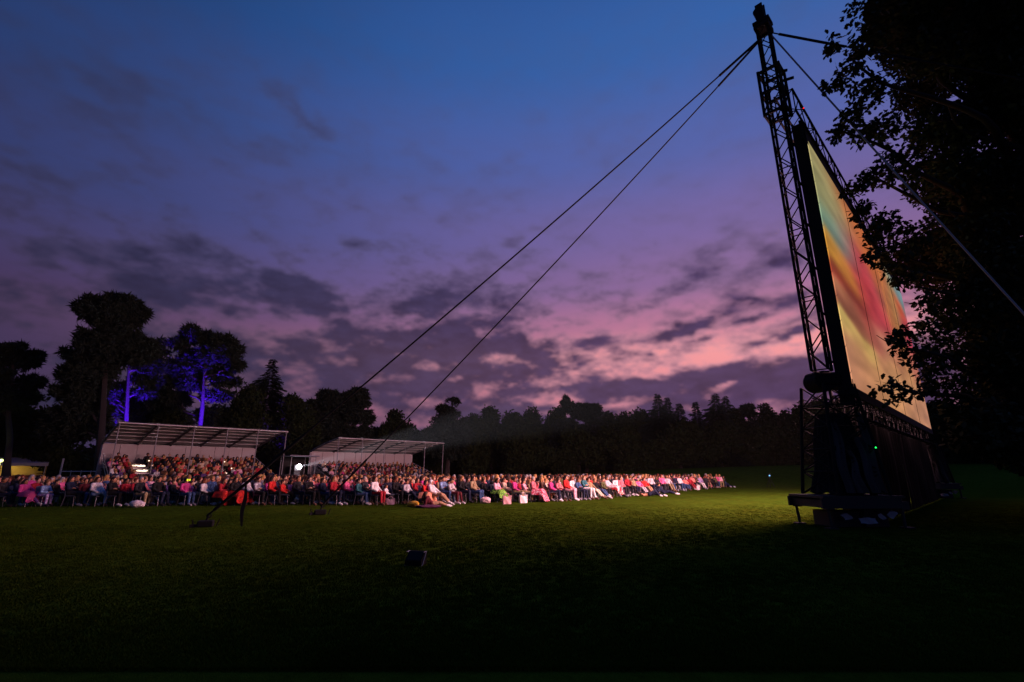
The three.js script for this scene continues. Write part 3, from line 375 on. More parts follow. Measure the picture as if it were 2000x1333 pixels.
// the far tree line
{
  const G = 'far tree line', list = [];
  const add = (px, topY, w, kind, dep) => list.push([px, topY, w, kind, dep]);
  add(925, 812, 40, 'l', 88); add(960, 806, 40, 'l', 92); add(1000, 816, 42, 'l', 90); add(1045, 804, 40, 'l', 92); add(1080, 806, 36, 'l', 90); add(1106, 772, 22, 'thin', 88); add(1146, 788, 40, 'umb', 90); add(1188, 820, 30, 'l', 96); add(1222, 815, 30, 'l', 94); add(1250, 812, 26, 'l', 94); add(1284, 770, 36, 's', 92); add(1303, 778, 30, 's', 96); add(1326, 789, 30, 's', 90); add(1358, 786, 24, 's', 97); add(1396, 770, 38, 's', 88); add(1416, 775, 36, 's', 92); add(1462, 790, 22, 'umb', 90); add(1440, 815, 34, 'l', 90); add(1500, 802, 36, 'l', 92); add(1535, 808, 36, 'l', 86); add(1572, 796, 38, 'l', 80); add(1605, 782, 40, 'l', 76); add(1650, 790, 50, 'l', 74); add(1710, 800, 54, 'l', 76); add(1770, 790, 54, 'l', 72); add(1835, 785, 56, 'l', 70); add(1900, 790, 56, 'l', 70); add(1965, 780, 60, 'l', 68); add(2030, 770, 60, 'l', 66); add(1212, 838, 60, 'l', 84); add(1330, 830, 60, 'l', 84); add(1130, 845, 60, 'l', 84); add(1020, 848, 60, 'l', 82); add(930, 850, 50, 'l', 84); add(740, 846, 50, 'l', 88); add(820, 850, 50, 'l', 90); add(1410, 835, 60, 'l', 84); add(1490, 838, 56, 'l', 82);
  const ord = ['first', 'second', 'third', 'fourth', 'fifth', 'sixth', 'seventh', 'eighth', 'ninth', 'tenth', 'eleventh', 'twelfth', 'thirteenth', 'fourteenth', 'fifteenth', 'sixteenth', 'seventeenth', 'eighteenth', 'nineteenth', 'twentieth', 'twenty-first', 'twenty-second', 'twenty-third', 'twenty-fourth', 'twenty-fifth', 'twenty-sixth', 'twenty-seventh', 'twenty-eighth', 'twenty-ninth', 'thirtieth'];
  list.sort((a, b) => a[0] - b[0]); const n = { l: 0, s: 0 };
  list.forEach(([px, topY, w, kind, dep], i) => {
    if (kind === 'l') leafy('dark rounded treetop, ' + ord[n.l++] + ' broadleaf from the left in the far tree line', px, topY, dep, w, 300 + i * 5, G, { n: 8, low: 918, dens: 2.6, s0: .8, s1: 1.5 });
    else if (kind === 's') spruce('dark pointed spruce, ' + ord[n.s++] + ' from the left of the spruce clump in the tree line', px, topY, dep, w * 1.9, 300 + i * 5, G, 'spruce_tree', 26);
    else if (kind === 'thin') tree({ ...pineArgs, name: 'pine_tree', label: 'thin young pine with tiered tufts rising above the far tree line', group: G, base: baseAt(px, dep), top: at(px, topY, dep), r: .16, seed: 77, dens: 12, pads: [pad(px, topY + 8, 5, 6, dep), pad(px - 2, topY + 16, 14, 4, dep), pad(px + 1, topY + 30, 18, 4, dep), pad(px - 8, topY + 33, 10, 3, dep), pad(px, topY + 60, 26, 16, dep), pad(px, topY + 90, 34, 20, dep)] });
    else tree({ ...pineArgs, name: 'pine_tree', label: px < 1300 ? 'umbrella-topped pine beside the thin young pine in the tree line' : 'small flat-topped pine right of the spruce clump in the tree line', group: G, base: baseAt(px, dep), top: at(px, topY + 8, dep), r: .26, seed: 78 + px, dens: 9, pads: px < 1300 ? [pad(px - 14, topY + 10, 20, 8, dep), pad(px + 10, topY + 10, 20, 8, dep), pad(px + 24, topY + 22, 16, 5, dep), pad(px - 4, topY + 24, 30, 8, dep), pad(px + 16, topY + 36, 20, 5, dep), pad(px, topY + 62, 32, 20, dep), pad(px, topY + 95, 36, 20, dep)] : [pad(px, topY + 8, 16, 7, dep), pad(px - 8, topY + 16, 14, 6, dep), pad(px + 6, topY + 20, 14, 5, dep), pad(px, topY + 50, 24, 20, dep), pad(px, topY + 80, 30, 20, dep)] });
  });
  // undergrowth that closes the foot of the wood
  const r = rng(99), mats = []; for (let i = 0; i < 5200; i++) { const lat = -75 + r() * 190, dep = 92 - Math.max(0, lat - 15) * .32 + r() * 10 + Math.max(0, -lat - 10) * -.35; dummy.position.set(lat, gh(lat, dep) + r() * r() * 5, -dep); dummy.rotation.set(r() * 6, r() * 6, r() * 6); dummy.scale.setScalar(1.2 + r() * 1.2); dummy.updateMatrix(); mats.push(dummy.matrix.clone()); }
  const u = instanced('undergrowth', leafClump, mLeaf, mats, scene); tag(u, 'dark undergrowth closing the foot of the far tree line', 'undergrowth', null, 'stuff');
}
// big oak on the right, in front of the screen
{
  const base = P(19.2, 0, 15.2), top = P(18.2, 17, 14.6), D = 14, pads = [];
  const edge = [ // px, py, radius px, depth
    [1690, 20, 52, 12], [1640, 75, 34, 12], [1655, 130, 36, 12], [1622, 100, 18, 12], [1640, 165, 26, 12], [1614, 172, 14, 12], [1690, 90, 50, 12.5], [1700, 180, 50, 12.5], [1665, 225, 34, 12.5], [1640, 255, 22, 12.5], [1630, 272, 14, 12.5], [1690, 262, 36, 13], [1735, 250, 44, 13],
    [1750, 330, 60, 13], [1700, 350, 34, 13], [1672, 372, 22, 13], [1645, 380, 9, 13], [1690, 410, 30, 13], [1672, 420, 14, 13], [1720, 440, 44, 13], [1690, 470, 18, 13], [1706, 500, 24, 13], [1740, 500, 40, 13.5], [1775, 470, 50, 13.5], [1730, 530, 14, 13.5], [1775, 540, 36, 13.5], [1805, 590, 30, 13.5], [1800, 640, 30, 13.5], [1765, 650, 26, 13], [1742, 660, 16, 13], [1775, 690, 34, 13], [1815, 715, 34, 13.5], [1745, 745, 26, 13], [1722, 752, 16, 13], [1705, 762, 9, 13], [1765, 770, 26, 13], [1782, 775, 20, 13], [1735, 785, 8, 13], [1835, 600, 36, 14], [1832, 645, 40, 14], [1850, 690, 44, 14], [1838, 735, 34, 14], [1866, 745, 46, 14], [1885, 800, 44, 14], [1812, 690, 26, 13.5], [1870, 640, 40, 14.5], [1815, 760, 18, 13.5], [1858, 790, 30, 14], [1880, 850, 40, 14.5],
  ];
  for (const [x, y, q, d] of edge) { const p = pad(x, y, q * .92, q * .82, d); p[3] = Math.min(1.1, p[1]); pads.push(p); }
  const r = rng(404);
  for (let i = 0; i < 24; i++) pads.push([at(1880 + (i % 6) * 55, -40 + Math.floor(i / 6) * 55, 13.5), .95, .85, .9]);
  for (let i = 0; i < 150; i++) { const y = -120 + 1000 * (i / 150) + (r() - .5) * 40, x0 = y < 120 ? 1740 : y < 330 ? 1760 : y < 600 ? 1820 : y < 680 ? 1840 : 1925, x = x0 + r() * (2300 - x0), d = 13 + r() * 6 - (y < 300 ? 1 : 0); const p = pad(x, y, 62 + r() * 26, 56 + r() * 20, Math.max(d, y > 300 ? 13.4 : 12)); p[3] = .9; pads.push(p); }
  const g = thing('oak_tree', 'big dark leafy tree filling the right side in front of the screen', 'tree');
  const tg = trunkGeo(base, top, .55, .18, .6, 5, 14); part('trunk', tg, mBark, g);
  const tips = [[1660, 110, 12], [1640, 255, 12.6], [1700, 340, 13], [1700, 470, 13], [1790, 560, 13.5], [1770, 680, 13], [1745, 750, 13], [1750, 40, 12.5], [1850, 200, 13], [1900, 420, 14], [1900, 650, 14], [1950, 80, 13]];
  tips.forEach(([x, y, d], i) => { const e = at(x, y, d), t = clamp((e.y * .8 - .6) / 17, .18, .9), a = tg.userData.curve.getPointAt(t); part('limb', trunkGeo(a, e, .17, .03, 1.4, 60 + i, 7), mBark, g); for (let k = 0; k < 4; k++) { const q = a.clone().lerp(e, .45 + k * .15), w = q.clone().add(new THREE.Vector3((r() - .5) * 2 - .5, (r() - .3) * 1.2, (r() - .5) * 2)); part('twig', trunkGeo(q, w, .035, .008, .3, 90 + i * 5 + k, 5), mBark, g); } });
  const out = [], rr = rng(505);
  pads.forEach(([c, rx, ry, rz], ip) => {
    const isEdge = ip < edge.length, n = Math.round((isEdge ? 1150 : 1900) * rx * ry);
    for (let i = 0; i < n; i++) {
      const d = rv(rr), k = Math.pow(rr(), .4), x = c.x + d.x * rx * k, y = c.y + d.y * ry * k, z = c.z + d.z * rz * k;
      if (isEdge && fbm(x * 2.6, y * 2.6, z * 2.6, 3) < .41 + .12 * (k - .6)) continue;
      dummy.position.set(x, y, z); dummy.rotation.set((rr() - .5) * 1.6, rr() * 6.28, -.3 + (rr() - .5) * 1.8); const s = .13 + rr() * .09; dummy.scale.set(s, s, s * 1.25); dummy.updateMatrix(); out.push(dummy.matrix.clone());
    }
  });
  console.log('oak leaves', out.length);
  const crown = instanced('crown', oakLeaf, mOakLeaf, out, g); crown.userData.kind = 'stuff';
}

// ------------------------------------------------------------------ grandstands
const mCanvas = M(L3(.42, .42, .44), .85, { side: THREE.DoubleSide }), mWall = M(L3(.40, .37, .39), .9), mPole = M(L3(.5, .5, .52), .45, { metalness: .6 }), mRafter = M(L3(.10, .10, .11), .6), mTier = M(L3(.06, .055, .055), .9), mBench = M(L3(.18, .14, .11), .8), mPost = M(L3(.2, .2, .22), .6), mPurlin = M(L3(.5, .49, .49), .6);
const mLitStep = new THREE.MeshStandardMaterial({ color: L3(.8, .76, .7), roughness: .7 });
const stands = [];
function grandstand(label, FL, phi, Lg, D, hf, hb, tiers, aisles, roofDark, side) {
  const t = [Math.cos(phi), Math.sin(phi)], b = [-Math.sin(phi), Math.cos(phi)], W = (a, q, h) => P(FL[0] + t[0] * a + b[0] * q, h, FL[1] + t[1] * a + b[1] * q), turn = phi;
  const g = thing('grandstand', label, 'grandstand', null, 0, 'covered grandstands behind the crowd');
  const nb = 5, roof = new THREE.Group(); roof.name = 'roof'; g.add(roof);
  const hq = (q) => mix(hf, hb, q / D) + .25 * Math.sin(q / D * Math.PI) * .4;
  for (let i = 0; i < nb; i++) {
    const a0 = Lg * i / nb + .04, a1 = Lg * (i + 1) / nb - .04, pos = [], idx = [], nq = 8;
    for (let j = 0; j <= nq; j++) for (let k = 0; k <= 6; k++) { const q = D * j / nq, a = mix(a0, a1, k / 6), p = W(a, q, hq(q) - .05 * Math.sin(k / 6 * Math.PI)); pos.push(p.x, p.y, p.z); }
    for (let j = 0; j < nq; j++) for (let k = 0; k < 6; k++) { const o = j * 7 + k; idx.push(o, o + 1, o + 8, o, o + 8, o + 7); }
    const gg = new THREE.BufferGeometry(); gg.setAttribute('position', new THREE.Float32BufferAttribute(pos, 3)); gg.setIndex(idx); gg.computeVertexNormals(); part('roof_sheet', gg, mCanvas, roof);
  }
  for (let i = 0; i <= nb; i++) { const a = Lg * i / nb; for (let j = 0; j < 4; j++) rod('rafter', W(a, D * j / 4, hq(D * j / 4) - .12), W(a, D * (j + 1) / 4, hq(D * (j + 1) / 4) - .12), .1, mRafter, roof); }
  for (const f of [0.003, .14, .3, .46, .62, .8, .99]) rod(f < .01 ? 'eave_tube' : 'purlin', W(-.1, D * f, hq(D * f) - .13), W(Lg + .1, D * f, hq(D * f) - .13), f < .01 ? .05 : .035, mPurlin, roof);
  for (let i = 0; i <= nb; i++) rod('post', W(Lg * i / nb, .08, 0), W(Lg * i / nb, .08, hf - .08), .038, mPost, g, ROD10);
  for (let i = 0; i <= nb; i++) rod('post', W(Lg * i / nb, D - .05, 0), W(Lg * i / nb, D - .05, hb - .05), .06, mPole, g, ROD10);
  const floorB = D - .4, nw = 10, wb = .9;
  for (let i = 0; i < nw; i++) { const a0 = Lg * i / nw + .015, a1 = Lg * (i + 1) / nw - .015, c = W((a0 + a1) / 2, D - .25, (hb - .15 + wb) / 2); box('wall_panel', c, [a1 - a0, hb - .15 - wb, .03], mWall, g, turn); }
  // tiers
  const q0 = .6, dq = (D - 1.2 - q0) / tiers, rise = side.rise;
  for (let i = 0; i < tiers; i++) { const h = .35 + rise * i; box('tier', W(Lg / 2, q0 + dq * (i + .5), h - .05), [Lg - .2, .1, dq - .02], mTier, g, turn); box('riser', W(Lg / 2, q0 + dq * i, h / 2), [Lg - .25, h - .12, .04], mTier, g, turn); box('bench', W(Lg / 2, q0 + dq * (i + .62), h + .4), [Lg - .4, .05, .3], mBench, g, turn); }
  for (const s of [0, 1]) { const a = s ? Lg - .1 : .1; for (const h of [.9, 1.3]) rod('guard_rail', W(a, q0, h - .3), W(a, D - .6, h + rise * tiers), .025, mPole, g); }
  const ai = [];
  for (const [a, w, i0, i1, wide] of aisles) for (let i = i0; i < i1; i++) { const h = .35 + rise * i; box('lit_step', W(a + wide * (i - i0), q0 + dq * i - .06, h - .02 + .42), [w, rise * .62, .05], mLitStep, g, turn); ai.push([a + wide * (i - i0), i, w]); }
  for (const [a, w, i0, i1] of aisles) for (const [k, f] of [[i0 + 1, 0], [i1 - 1, 1]]) {   // small lamps on stalks that light the aisle steps
    const p = W(a + w / 2 + .1, q0 + dq * k - .75, 1.15 + rise * k), tgt = W(a, q0 + dq * k - .05, .45 + rise * k); rod('lamp_stalk', W(a + w / 2 + .1, q0 + dq * k - .75, rise * k), p, .015, mPost, g);
    const hd = part('step_lamp', new THREE.SphereGeometry(.05, 12, 8), new THREE.MeshStandardMaterial({ color: 0xffffff, emissive: L3(1, .8, .55), emissiveIntensity: 2 }), g); hd.position.copy(p);
    const l = new THREE.SpotLight(L3(1, .8, .6), 9 * (w > .5 ? 1 : .6), 0, w > .5 ? .62 : .36, .5, 2); l.position.copy(p).lerp(tgt, .08); l.target.position.copy(tgt); l.shadow.radius = 2; scene.add(l, l.target); }
  stands.push({ W, Lg, D, tiers, q0, dq, rise, turn, ai, t, b }); return g;
}
grandstand('left covered grandstand with pale pitched canopy, white back wall and packed tiers', [-28.9, 36], 45 * Math.PI / 180, 12, 8, 5.1, 3.88, 8, [[2.3, .95, 3, 7, .02], [8.2, .4, 2, 7, .0]], 0, { rise: .2 });
grandstand('right covered grandstand with grey pitched canopy beside the projector booth', [-16.9, 48.2], 45 * Math.PI / 180, 12.7, 6.5, 4.8, 3.66, 6, [], 0, { rise: .2 });

const V3 = (x, y, z) => new THREE.Vector3(x, y, z);
// ------------------------------------------------------------------ projector booth, kiosk, lamps
{
  const PD = 48, c = at(582, 912, PD), g = thing('projector_booth', 'small dark projector booth with a flat roof between the two grandstands', 'booth', P(c.x, 0, PD + .6), .87);
  box('floor_deck', new THREE.Vector3(0, .53, -.6), [2.4, 1.06, 2.2], mTier, g, 0, BEVEL); box('roof_panel', new THREE.Vector3(-.1, 2.95, -.4), [3.0, .12, 2.6], M(L3(.16, .16, .2), .8), g, 0, BEVEL); box('back_panel', new THREE.Vector3(0, 2.0, -1.6), [2.3, 1.8, .06], mBlackCloth, g);
  for (const x of [-1.3, 1.15]) for (const z of [.6, -1.5]) rod('booth_post', new THREE.Vector3(x, 0, z), new THREE.Vector3(x, 2.92, z), .04, mPost, g, ROD10);
  const pr = thing('film_projector', 'film projector with a blazing white lens in the booth', 'projector', P(c.x, .55 + .52, PD), .87);
  box('projector_body', new THREE.Vector3(0, .75, -.5), [.7, .55, 1.0], M(L3(.08, .08, .09), .5), pr, 0, BEVEL); box('pedestal_base', new THREE.Vector3(0, .25, -.5), [.6, .5, .8], M(L3(.06, .06, .07), .6), pr, 0, BEVEL);
  const hood = part('lens_hood', new THREE.CylinderGeometry(.17, .15, .2, 24, 1, true), M(L3(.05, .05, .05), .5, { side: THREE.DoubleSide }), pr); hood.rotation.x = Math.PI / 2; hood.position.set(0, .88, .0);
  const lens = part('lens', new THREE.SphereGeometry(.24, 20, 12), new THREE.MeshStandardMaterial({ color: 0xffffff, emissive: L3(1, .93, 1), emissiveIntensity: 14 }), pr); lens.position.set(0, .88, .2);
  pr.updateMatrixWorld(true); const beam = new THREE.SpotLight(L3(.9, .86, 1), 300000, 0, .078, .35, 2); beam.position.copy(V3(0, .88, .5).applyMatrix4(pr.matrixWorld)); beam.target.position.copy(SP(SLEN / 2, 0, 8.05)); beam.shadow.radius = 4; scene.add(beam, beam.target);
}
for (const [px, dep, tx, ty, k, label] of [[262, 53, 246, 775, 1.1, 'blue floodlight at the foot of the pine beside the tallest pine'], [392, 55, 396, 770, 1.2, 'blue floodlight at the foot of the spreading violet pine'], [196, 54.5, 205, 800, .5, 'blue floodlight hidden behind the tallest pine'], [545, 66, 535, 760, .12, 'dim blue floodlight below the lone spruce']]) {
  const b = baseAt(px, dep), g = thing('blue_floodlight', label, 'floodlight', b.clone().setY(b.y + .1), 0, 'blue floodlights under the pines');
  box('lamp_body', new THREE.Vector3(0, .22, 0), [.45, .3, .22], mBlackSteel, g, 0, BEVEL); rod('yoke', new THREE.Vector3(-.26, 0, 0), new THREE.Vector3(-.26, .3, 0), .02, mBlackSteel, g); rod('yoke', new THREE.Vector3(.26, 0, 0), new THREE.Vector3(.26, .3, 0), .02, mBlackSteel, g);
  const ln = box('lamp_glass', new THREE.Vector3(0, .385, 0), [.38, .02, .18], new THREE.MeshStandardMaterial({ color: 0x222222, emissive: L3(.15, .08, 1), emissiveIntensity: 3 }), g);
  const l = new THREE.SpotLight(L3(.07, .005, 1), 6500 * k, 0, .32, .9, 2); l.position.set(b.x, b.y + .56, b.z); l.target.position.copy(at(tx, ty, dep + 2.5)); l.shadow.radius = 5; scene.add(l, l.target);
}
{
  const c = at(30, 915, 58), x = c.x, g = thing('food_kiosk', 'lit yellow food kiosk with a pale awning at the far left edge', 'kiosk', P(x, 0, 58), .75);
  const warm = M(L3(.55, .4, .12), .8);
  box('back_wall', new THREE.Vector3(0, 1.2, -1.2), [5.2, 2.4, .06], warm, g); box('counter', new THREE.Vector3(0, .55, .9), [5.2, 1.1, .5], M(L3(.35, .12, .06), .8), g, 0, BEVEL); box('side_wall', new THREE.Vector3(-2.6, 1.2, 0), [.06, 2.4, 2.4], warm, g); box('side_wall', new THREE.Vector3(2.6, 1.2, 0), [.06, 2.4, 2.4], warm, g);
  for (let i = 0; i < 6; i++) { const s = box('awning_stripe', new THREE.Vector3(-2.25 + i * .9, 2.75, .5), [.89, .04, 3.0], i % 2 ? mCanvas : M(L3(.36, .36, .5), .8), g); s.rotation.x = .22; } box('valance', new THREE.Vector3(0, 2.3, 1.98), [5.4, .34, .03], mCanvas, g);
  for (const q of [-2.5, 2.5]) rod('awning_post', new THREE.Vector3(q, 0, 1.9), new THREE.Vector3(q, 2.35, 1.9), .04, mPole, g);
  const tub = box('tube_lamp', new THREE.Vector3(-.4, 2.2, .2), [1.2, .06, .06], new THREE.MeshStandardMaterial({ color: 0xffffff, emissive: L3(1, .85, .3), emissiveIntensity: 4 }), g);
  const l = new THREE.PointLight(L3(1, .75, .28), 4, 0, 2); l.position.copy(g.localToWorld(new THREE.Vector3(-.4, 2.1, .2))); g.updateMatrixWorld(true); l.position.copy(new THREE.Vector3(-.4, 2.1, .25).applyMatrix4(g.matrixWorld)); l.shadow.radius = 8; scene.add(l);
  const s = thing('kiosk_lamp', 'yellow-green lamp on a post at the very left edge', 'lamp', P(at(2, 900, 52).x, 0, 52)); rod('lamp_post', new THREE.Vector3(0, 0, 0), new THREE.Vector3(0, 2.5, 0), .04, mPole, s); const hd = part('lamp_head', new THREE.SphereGeometry(.16, 14, 10), new THREE.MeshStandardMaterial({ color: 0xffffff, emissive: L3(.9, 1, .25), emissiveIntensity: 3 }), s); hd.position.y = 2.6; const l2 = new THREE.PointLight(L3(.9, 1, .3), 5, 0, 2); l2.position.copy(P(at(2, 900, 52).x, 2.6, 51.8)); scene.add(l2);
  const f = thing('crowd_barrier', 'low rail barrier with a pale end post left of the grandstand', 'barrier', null);
  const a = P(at(118, 920, 44).x, 0, 44), b = P(at(196, 920, 47).x, 0, 47); for (let i = 0; i <= 4; i++) { const p = a.clone().lerp(b, i / 4); rod(i ? 'rail_post' : 'end_post', p, p.clone().setY(i ? 1.6 : 2.6), i ? .03 : .07, i ? mPole : mPurlin, f); } for (const h of [1.5, 1.0]) rod('rail', a.clone().setY(h), b.clone().setY(h), .04, mPole, f);
  const tl = thing('tripod_lamp', 'small blue indicator lamp on a tripod out on the lit grass', 'lamp', P(24.9, gh(24.9, 48.6), 48.6)); for (let i = 0; i < 3; i++) rod('tripod_leg', new THREE.Vector3(Math.cos(i * 2.1) * .4, 0, Math.sin(i * 2.1) * .4), new THREE.Vector3(0, 1.0, 0), .025, mBlackSteel, tl); box('lamp_box', new THREE.Vector3(0, 1.15, 0), [.22, .3, .18], mBlackSteel, tl, 0, BEVEL); rod('antenna', new THREE.Vector3(.05, 1.3, 0), new THREE.Vector3(.3, 1.85, 0), .015, mBlackSteel, tl); const bl = part('indicator', new THREE.SphereGeometry(.06, 10, 8), new THREE.MeshStandardMaterial({ color: 0x111111, emissive: L3(.2, .55, 1), emissiveIntensity: 2 }), tl); bl.position.set(-.02, 1.12, .12);
}

// thin night mist: shows the projector's beam
scene.fog = new THREE.FogExp2(0xffffff, 0.00006);

// ------------------------------------------------------------------ people
function surf(f, lo, hi, c, colorFn) {
  const n = [0, 1, 2].map((k) => Math.ceil((hi[k] - lo[k]) / c) + 1), [nx, ny, nz] = n, val = new Float32Array(nx * ny * nz), id = (i, j, k) => (k * ny + j) * nx + i;
  for (let k = 0; k < nz; k++) for (let j = 0; j < ny; j++) for (let i = 0; i < nx; i++) val[id(i, j, k)] = f(lo[0] + i * c, lo[1] + j * c, lo[2] + k * c);
  const vid = new Int32Array(nx * ny * nz).fill(-1), pos = [], idx = [];
  for (let k = 0; k < nz - 1; k++) for (let j = 0; j < ny - 1; j++) for (let i = 0; i < nx - 1; i++) {
    let m = 0, sx = 0, sy = 0, sz = 0; const v = []; for (let q = 0; q < 8; q++) v[q] = val[id(i + (q & 1), j + ((q >> 1) & 1), k + (q >> 2))];
    for (let q = 0; q < 8; q++) for (const b of [1, 2, 4]) if (!(q & b)) { const p = q | b; if ((v[q] < 0) !== (v[p] < 0)) { const t = v[q] / (v[q] - v[p]); sx += (q & 1) + (b === 1 ? t : 0); sy += ((q >> 1) & 1) + (b === 2 ? t : 0); sz += (q >> 2) + (b === 4 ? t : 0); m++; } }
    if (m) { vid[id(i, j, k)] = pos.length / 3; pos.push(lo[0] + (i + sx / m) * c, lo[1] + (j + sy / m) * c, lo[2] + (k + sz / m) * c); }
  }
  const quad = (a, b, d, e, flip) => { if (a < 0 || b < 0 || d < 0 || e < 0) return; flip ? idx.push(a, d, b, b, d, e) : idx.push(a, b, d, b, e, d); };
  for (let k = 1; k < nz - 1; k++) for (let j = 1; j < ny - 1; j++) for (let i = 1; i < nx - 1; i++) {
    const v = val[id(i, j, k)] < 0;
    if (v !== (val[id(i + 1, j, k)] < 0)) quad(vid[id(i, j - 1, k - 1)], vid[id(i, j, k - 1)], vid[id(i, j - 1, k)], vid[id(i, j, k)], !v);
    if (v !== (val[id(i, j + 1, k)] < 0)) quad(vid[id(i - 1, j, k - 1)], vid[id(i, j, k - 1)], vid[id(i - 1, j, k)], vid[id(i, j, k)], v);
    if (v !== (val[id(i, j, k + 1)] < 0)) quad(vid[id(i - 1, j - 1, k)], vid[id(i, j - 1, k)], vid[id(i - 1, j, k)], vid[id(i, j, k)], !v);
  }
  const g = new THREE.BufferGeometry(); g.setAttribute('position', new THREE.Float32BufferAttribute(pos, 3)); g.setIndex(idx); g.computeVertexNormals();
  if (colorFn) { const col = []; for (let i = 0; i < pos.length; i += 3) col.push(...colorFn(pos[i], pos[i + 1], pos[i + 2])); g.setAttribute('color', new THREE.Float32BufferAttribute(col, 3)); }
  return g;
}
const smin = (a, b, k) => { const h = clamp(.5 + .5 * (b - a) / k); return mix(b, a, h) - k * h * (1 - h); };
function cap(x, y, z, b) { const [ax, ay, az, bx, by, bz, ra, rb] = b, dx = bx - ax, dy = by - ay, dz = bz - az, L = dx * dx + dy * dy + dz * dz, t = L ? clamp(((x - ax) * dx + (y - ay) * dy + (z - az) * dz) / L) : 0; return Math.hypot(x - ax - dx * t, y - ay - dy * t, z - az - dz * t) - mix(ra, rb, t); }
const bones = (list, k = .035, add = 0) => (x, y, z) => { let d = 9; for (const b of list) d = smin(d, cap(x, y, z, b) - add, k); return d; };
const bn = (a, b, ra, rb = ra) => [...a, ...b, ra, rb];
function poseJoints(p) {
  const lean = p.lean, sh = Math.sin(lean), ch = Math.cos(lean), up = (h, z = 0, x = 0) => [x, p.seat + h * ch - z * sh * 0, -h * sh + z];
  const J = { pelvis: [0, p.seat + .10, 0], waist: up(.26), chest: up(.42, .01), neck: up(.53, .0), head: up(.68, p.headFwd ?? .03) };
  J.head[2] += sh * .08;
  for (const s of [-1, 1]) {
    const k = s < 0 ? 'L' : 'R', q = p.legs[s < 0 ? 0 : 1], a = p.arms[s < 0 ? 0 : 1];
    J['hip' + k] = [s * .085, p.seat + .09, .02]; J['knee' + k] = [s * q[0], q[1], q[2]]; J['ankle' + k] = [s * q[3], q[4], q[5]]; const fx = q[6] ?? [0, -.05, .15]; J['toe' + k] = [s * q[3] + s * fx[0], Math.max(.035, q[4] + fx[1]), q[5] + fx[2]];
    J['sh' + k] = up(.47, -.005, s * .165); J['el' + k] = [s * a[0], p.seat + a[1], a[2]]; J['wr' + k] = [s * a[3], p.seat + a[4], a[5]]; J['hd' + k] = [s * a[6], p.seat + a[7], a[8]];
  }
  return J;
}
const SIT = [[.11, .52, .42, .12, .09, .46], [.11, .52, .42, .12, .09, .43]];
const LAP = [.23, .27, .0, .15, .16, .22, .07, .15, .28];
const POSES = [
  { seat: .44, lean: .10, legs: SIT, arms: [LAP, LAP] },
  { seat: .44, lean: .16, legs: [[.12, .52, .42, .13, .09, .42], [.12, .52, .43, .13, .09, .55]], arms: [[.23, .28, .03, .02, .30, .17, -.12, .33, .12], [.23, .28, .03, .02, .27, .19, -.12, .30, .15]] },
  { seat: .40, lean: .38, legs: [[.10, .50, .40, .10, .16, .78], [.10, .46, .42, .08, .10, .82]], arms: [[.25, .24, -.06, .16, .14, .16, .08, .14, .24], LAP] },
  { seat: .44, lean: .12, legs: [[.04, .60, .40, -.10, .32, .62, [0, -.07, .13]], [.10, .52, .42, .10, .09, .44]], arms: [LAP, [.23, .27, .02, .10, .22, .24, .02, .21, .32]] },
  { seat: .44, lean: -.28, legs: SIT, arms: [[.22, .23, .22, .10, .22, .42, .03, .24, .48], [.22, .23, .22, .10, .22, .42, .03, .26, .48]] },
  { seat: .44, lean: .08, legs: [[.12, .52, .42, .13, .09, .38], [.12, .52, .42, .13, .09, .48]], arms: [LAP, [.20, .25, .12, .10, .42, .22, .05, .50, .20]] },
  { seat: .06, lean: .55, legs: [[.10, .22, .42, .10, .08, .78], [.10, .14, .46, .12, .08, .88]], arms: [[.27, .16, -.30, .24, .0, -.36, .23, -.03, -.27], [.27, .16, -.30, .24, .0, -.36, .23, -.03, -.27]] },   // on the ground, propped on the arms
  { seat: .05, lean: 1.38, legs: [[.10, .34, .36, .10, .08, .62], [.10, .14, .48, .11, .08, .92]], arms: [[.26, .03, -.35, .14, .12, -.22, .02, .14, -.2], [.26, .03, -.35, .14, .12, -.22, .02, .14, -.2]], headFwd: .0 },   // lying
];
function headSdf(hx, hy, hz) { return (x, y, z) => { x -= hx; y -= hy; z -= hz; const sk = (Math.hypot(x / .078, (y - .02) / .098, (z + .008) / .096) - 1) * .082, jaw = (Math.hypot(x / .058, (y + .055) / .068, (z - .028) / .066) - 1) * .06; let d = smin(sk, jaw, .03); d = smin(d, cap(x, y, z, [0, .01, .088, 0, -.028, .108, .008, .015]), .012); d = smin(d, cap(x, y, z, [-.03, -.062, .082, .03, -.062, .082, .008, .008]), .012); for (const s of [-1, 1]) { d = smin(d, cap(x, y, z, [s * .08, .01, -.005, s * .082, -.03, .0, .014, .01]), .008); d = -smin(-d, Math.hypot(x - s * .032, y - .008, z - .1) - .014, .012); } return d; }; }
function fingerGeo(J, k) { const s = k === 'L' ? -1 : 1, w = new THREE.Vector3(...J['wr' + k]), h = new THREE.Vector3(...J['hd' + k]), d = h.clone().sub(w).normalize(), side = new THREE.Vector3().crossVectors(d, UP).normalize(), dn = new THREE.Vector3().crossVectors(side, d), out = []; for (let i = 0; i < 4; i++) { const l = [.062, .075, .07, .052][i], b = h.clone().addScaledVector(side, (i - 1.5) * .021), m = b.clone().addScaledVector(d, l * .5).addScaledVector(dn, -.006), e = m.clone().addScaledVector(d, l * .4).addScaledVector(dn, -.03); out.push(rodGeo(b, m, .0105, .0095, 5), rodGeo(m, e, .0095, .007, 5)); } const tb = h.clone().addScaledVector(d, -.035).addScaledVector(side, -s * .036), tm = tb.clone().addScaledVector(d, .03).addScaledVector(side, -s * .022), te = tm.clone().addScaledVector(d, .028).addScaledVector(dn, -.012); out.push(rodGeo(tb, tm, .013, .011, 5), rodGeo(tm, te, .011, .008, 5)); return out; }
